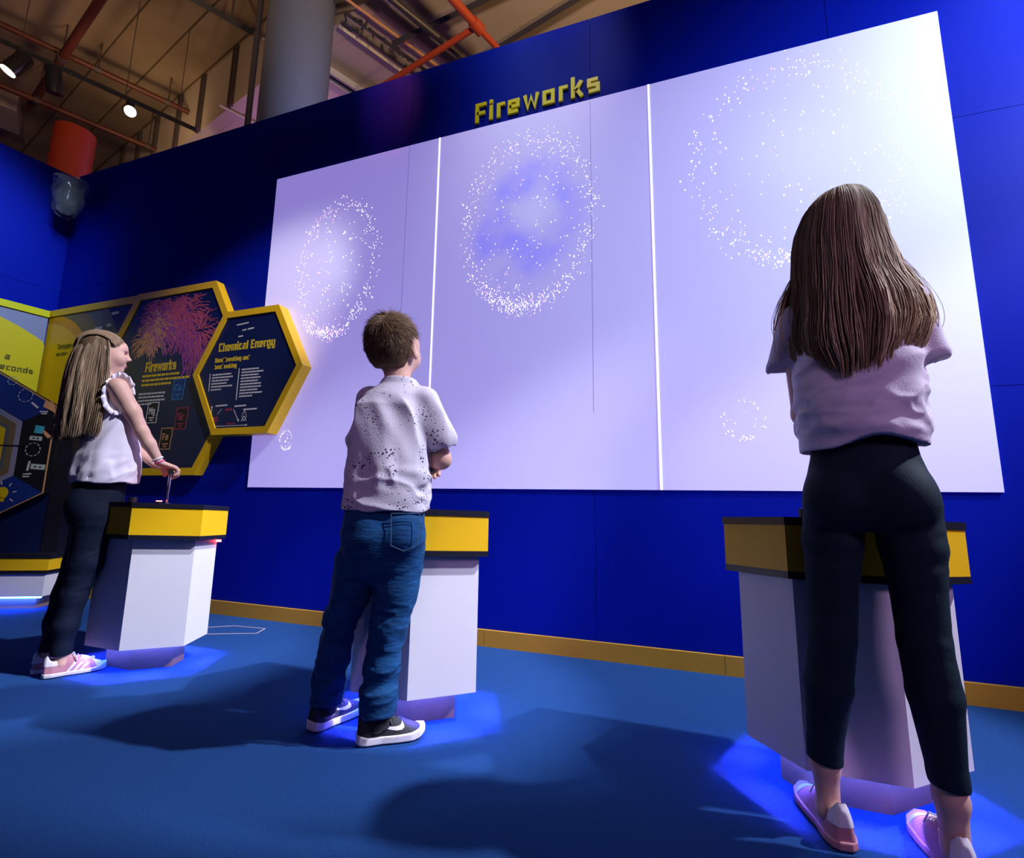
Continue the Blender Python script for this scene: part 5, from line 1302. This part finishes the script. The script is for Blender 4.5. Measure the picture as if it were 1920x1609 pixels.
# ------------------------------------------------------------------ the girl on the left, in profile
def girl():
    root = (-2.50, 1.40, 0); rz = math.atan2(.8725, .4886)
    hyaw = -1.57; Rh = rot(hyaw, .06); hc = (.008, .0, 1.403); hs = .93
    F = Field((-.11, -.20, .0), (.40, .20, 1.52), .0033)
    P = head(F, hc, Rh, hs)
    F.cone((.004, .0, 1.36), (.030, .0, 1.24), .040, .045, .03)
    F.stack([(.70, .06, 0, .08, .10), (.85, .07, 0, .07, .09), (1.05, .08, 0, .068, .095), (1.18, .072, 0, .062, .105), (1.245, .060, 0, .045, .085), (1.275, .05, 0, .035, .045)], .03)
    for q in (-1, 1):
        v_ = q*1.0
        sh = np.array((.070, q*.108, 1.232)); el = np.array((.176, -.122, 1.038) if q < 0 else (.150, .110, 1.000)); wr = np.array((.258, -.126, .898) if q < 0 else (.250, -.045, .890))
        F.chain([sh, sh*.45+el*.55+(.004, 0, 0), el], [.040, .033, .0275], .02); F.chain([el, el*.6+wr*.4, wr], [.0285, .027, .0175], .012)
        hand(F, wr, (.93, 0 if q < 0 else -.15, -.34), (.34, 0, .94), q, .95)
    F.chain([(.065, -.055, .62), (.035, -.055, .31), (.018, -.055, .10), (.016, -.055, .05)], [.045, .03, .025, .023], .02)
    F.chain([(.050, .050, .62), (.0, .045, .31), (-.026, .040, .10), (-.028, .040, .05)], [.045, .03, .025, .023], .02)
    F.cone((.018, -.055, .045), (.07, -.055, .028), .022, .012, .02); F.cone((-.024, .036, .045), (.03, .036, .028), .022, .012, .02)
    body = F.surface('person', 'skin', None, 2)
    tag(body, 'person in profile with long blonde hair, ruffled white top and navy leggings, holding the plunger', 'person')
    body.location = root; body.rotation_euler = (0, 0, rz)
    face_parts(body, P, Rh, hs)
    L = Field((-.12, -.16, .06), (.20, .16, .84), .0035)
    L.stack([(.62, .058, .0, .092, .118), (.70, .056, .0, .101, .124), (.76, .056, .0, .099, .118), (.83, .062, .0, .088, .108)], .02)
    for q in (-1, 1): L.ell((.010, q*.055, .700), (.060, .062, .075), .03)
    L.chain([(.058, -.056, .65), (.050, -.056, .46), (.026, -.056, .315), (.014, -.056, .20), (.012, -.056, .105), (.012, -.056, .080)], [.076, .0600, .0460, .0430, .0320, .0335], .02)
    L.chain([(.056, .052, .65), (.036, .050, .46), (.0, .046, .315), (-.016, .043, .20), (-.024, .040, .105), (-.025, .040, .080)], [.076, .060, .0455, .0430, .0310, .0325], .02)
    L.op(lambda X, Y, Z: Z-.083, (-.2, -.16, .05), (.2, .16, .16), .003, 'sub')
    folds(L, (-.12, -.16, .25), (.2, .16, .72), .0016, 30, (1, 0, .2), .3, 2.7)
    L.surface('leggings', 'leggings_navy', body, 2)
    S = Field((-.09, -.17, .78), (.23, .17, 1.30), .0035)
    S.stack([(.785, .078, .0, .124, .140), (.85, .076, .0, .118, .134), (.93, .078, .0, .108, .126), (1.02, .082, .0, .094, .116), (1.10, .084, .0, .084, .110), (1.17, .076, .0, .074, .106), (1.23, .062, .0, .060, .090), (1.262, .050, .0, .050, .062), (1.285, .044, .0, .044, .050)], .015)
    S.op(lambda X, Y, Z: Z-(.800+.004*np.sin(X*40+Y*30)), (-.12, -.17, .76), (.23, .17, .88), .002, 'sub')
    S.stack([(.76, .078, .0, .117, .133), (.84, .076, .0, .112, .128), (.86, .076, .0, .106, .122)], .003, 'sub')
    for q in (-1, 1): S.ell((.078, q*.135, 1.195), (.036, .045, .062), .006, 'sub')
    folds(S, (-.12, -.17, .77), (.23, .17, 1.16), .0090, 15, (.25, 0, 1), .24, 7.7)
    folds(S, (-.12, -.17, .79), (.23, .17, .95), .0040, 22, (.8, 0, .6), .3, 3.3)
    top_ = S.surface('blouse', 'white_cotton_thin', body, 2)
    # ruffles round the armholes
    for q in (-1, 1):
        mb = MB(); vs_ = []; n_ = 150; rows = 5
        for i in range(n_):
            a = 2*math.pi*i/n_
            for r_ in range(rows):
                e_ = r_/(rows-1); wv = math.sin(a*15)*.0065*e_+math.sin(a*26+1)*.003*e_
                u = .076+(.037+.020*e_*(.6+.5*abs(math.cos(a-.6))))*math.cos(a)+wv*math.cos(a)*.3
                z = 1.200+(.068+.026*e_)*math.sin(a)*(1.12 if math.sin(a) > 0 else 1.05)
                v_ = q*(.104-.030*max(0, math.sin(a))**2+.022*math.sin(e_*2.0)+wv)
                vs_.append((u, v_, z))
        fs = [(i*rows+r_, ((i+1) % n_)*rows+r_, ((i+1) % n_)*rows+r_+1, i*rows+r_+1) for i in range(n_) for r_ in range(rows-1)]
        N_ = len(vs_); vs2 = [(v[0], v[1]-q*.0012, v[2]) for v in vs_]
        mb.add(vs_+vs2, fs+[tuple(a_+N_ for a_ in f_)[::-1] for f_ in fs]); mb.build('ruffle', 'white_cotton_thin', top_, True)
    # hair: back of the head is -u
    zs_ = [1.500, 1.492, 1.470, 1.43, 1.38, 1.32, 1.26, 1.18, 1.10, 1.04, .97]
    bk = [.010, .040, .068, .096, .116, .126, .132, .132, .134, .134, .128]
    sw = [.010, .040, .062, .074, .080, .082, .090, .104, .108, .106, .096]
    u0 = [.0, .0, .004, .010, .014, .016, .018, .016, .016, .014, .012]; v0 = [0]*len(zs_)
    zend = lambda th: .985+.030*np.abs(np.sin(th))**2+.006*np.sin(th*11)
    hr = long_hair(body, zs_, bk, (sw, sw), u0, v0, (-1, 0), 4200, 1.72, zend, 'hair_blonde', 8, (.0007, .0013), wav=.005)
    under_hair(hr, zs_, bk, (sw, sw), u0, v0, (-1, 0), .90, 'hair_root', 1.02, .0045, .0)
    cap(hr, hc, Rh, hs, 'hair_root', .0065, .052, -.04, 'hair_cap', .012)
    # swept back strands over the top of the head
    rg = np.random.default_rng(12); st = []
    for i in range(2600):
        lat = rg.uniform(-1.42, 1.42)
        t = np.linspace(0, 1, 14); a0 = .90-.30*abs(lat)+rg.normal(0, .15); a1 = 2.75+rg.normal(0, .22)
        a = a0+(a1-a0)*t
        sl_ = lat*(1-.55*t)
        g_ = 1+rg.uniform(.0, .06)
        x = (.081*g_)*np.sin(sl_); y = -.012+(.096*g_)*np.cos(a)*np.cos(sl_*.75); z = .018+(.090*g_)*np.sin(a)*np.cos(sl_*.9)
        q_ = np.stack([x, y, z], 1)*hs
        w_ = np.array(hc)+q_ @ Rh.T
        st.append(np.concatenate([w_, np.full((14, 1), rg.uniform(.0006, .0011))], 1))
    tubes_mesh('swept_back_hair', np.array(st), np.clip(rg.normal(.45, .22, len(st)), 0, 1), 'hair_blonde', hr)
    # wrist bands
    for k_, (p, m_, r_) in enumerate((((.247, -.1255, .915), 'shoe_white', .0205), ((.256, -.126, .901), 'pink_band', .0200))):
        p = np.array(p); ax_ = np.array((.50, -.01, -.86)); ax_ /= np.linalg.norm(ax_); a = np.cross(ax_, (0, 1, 0)); a /= np.linalg.norm(a); b = np.cross(ax_, a)
        pts = [p+(a*math.cos(2*math.pi*i/20)+b*math.sin(2*math.pi*i/20))*r_ for i in range(21)]
        MB().tube(pts, .0032 if k_ else .0045, 8).build('wrist_band', m_, body, True)
    shoe(body, (-.038, -.057, .003), rot(-1.56, .0, .0), .203, 'shoe_pink', 'shoe_white', 'stripes')
    shoe(body, (-.075, .036, .003), rot(-1.50, .0, .0), .203, 'shoe_pink', 'shoe_white', 'stripes')
    return body
girl()
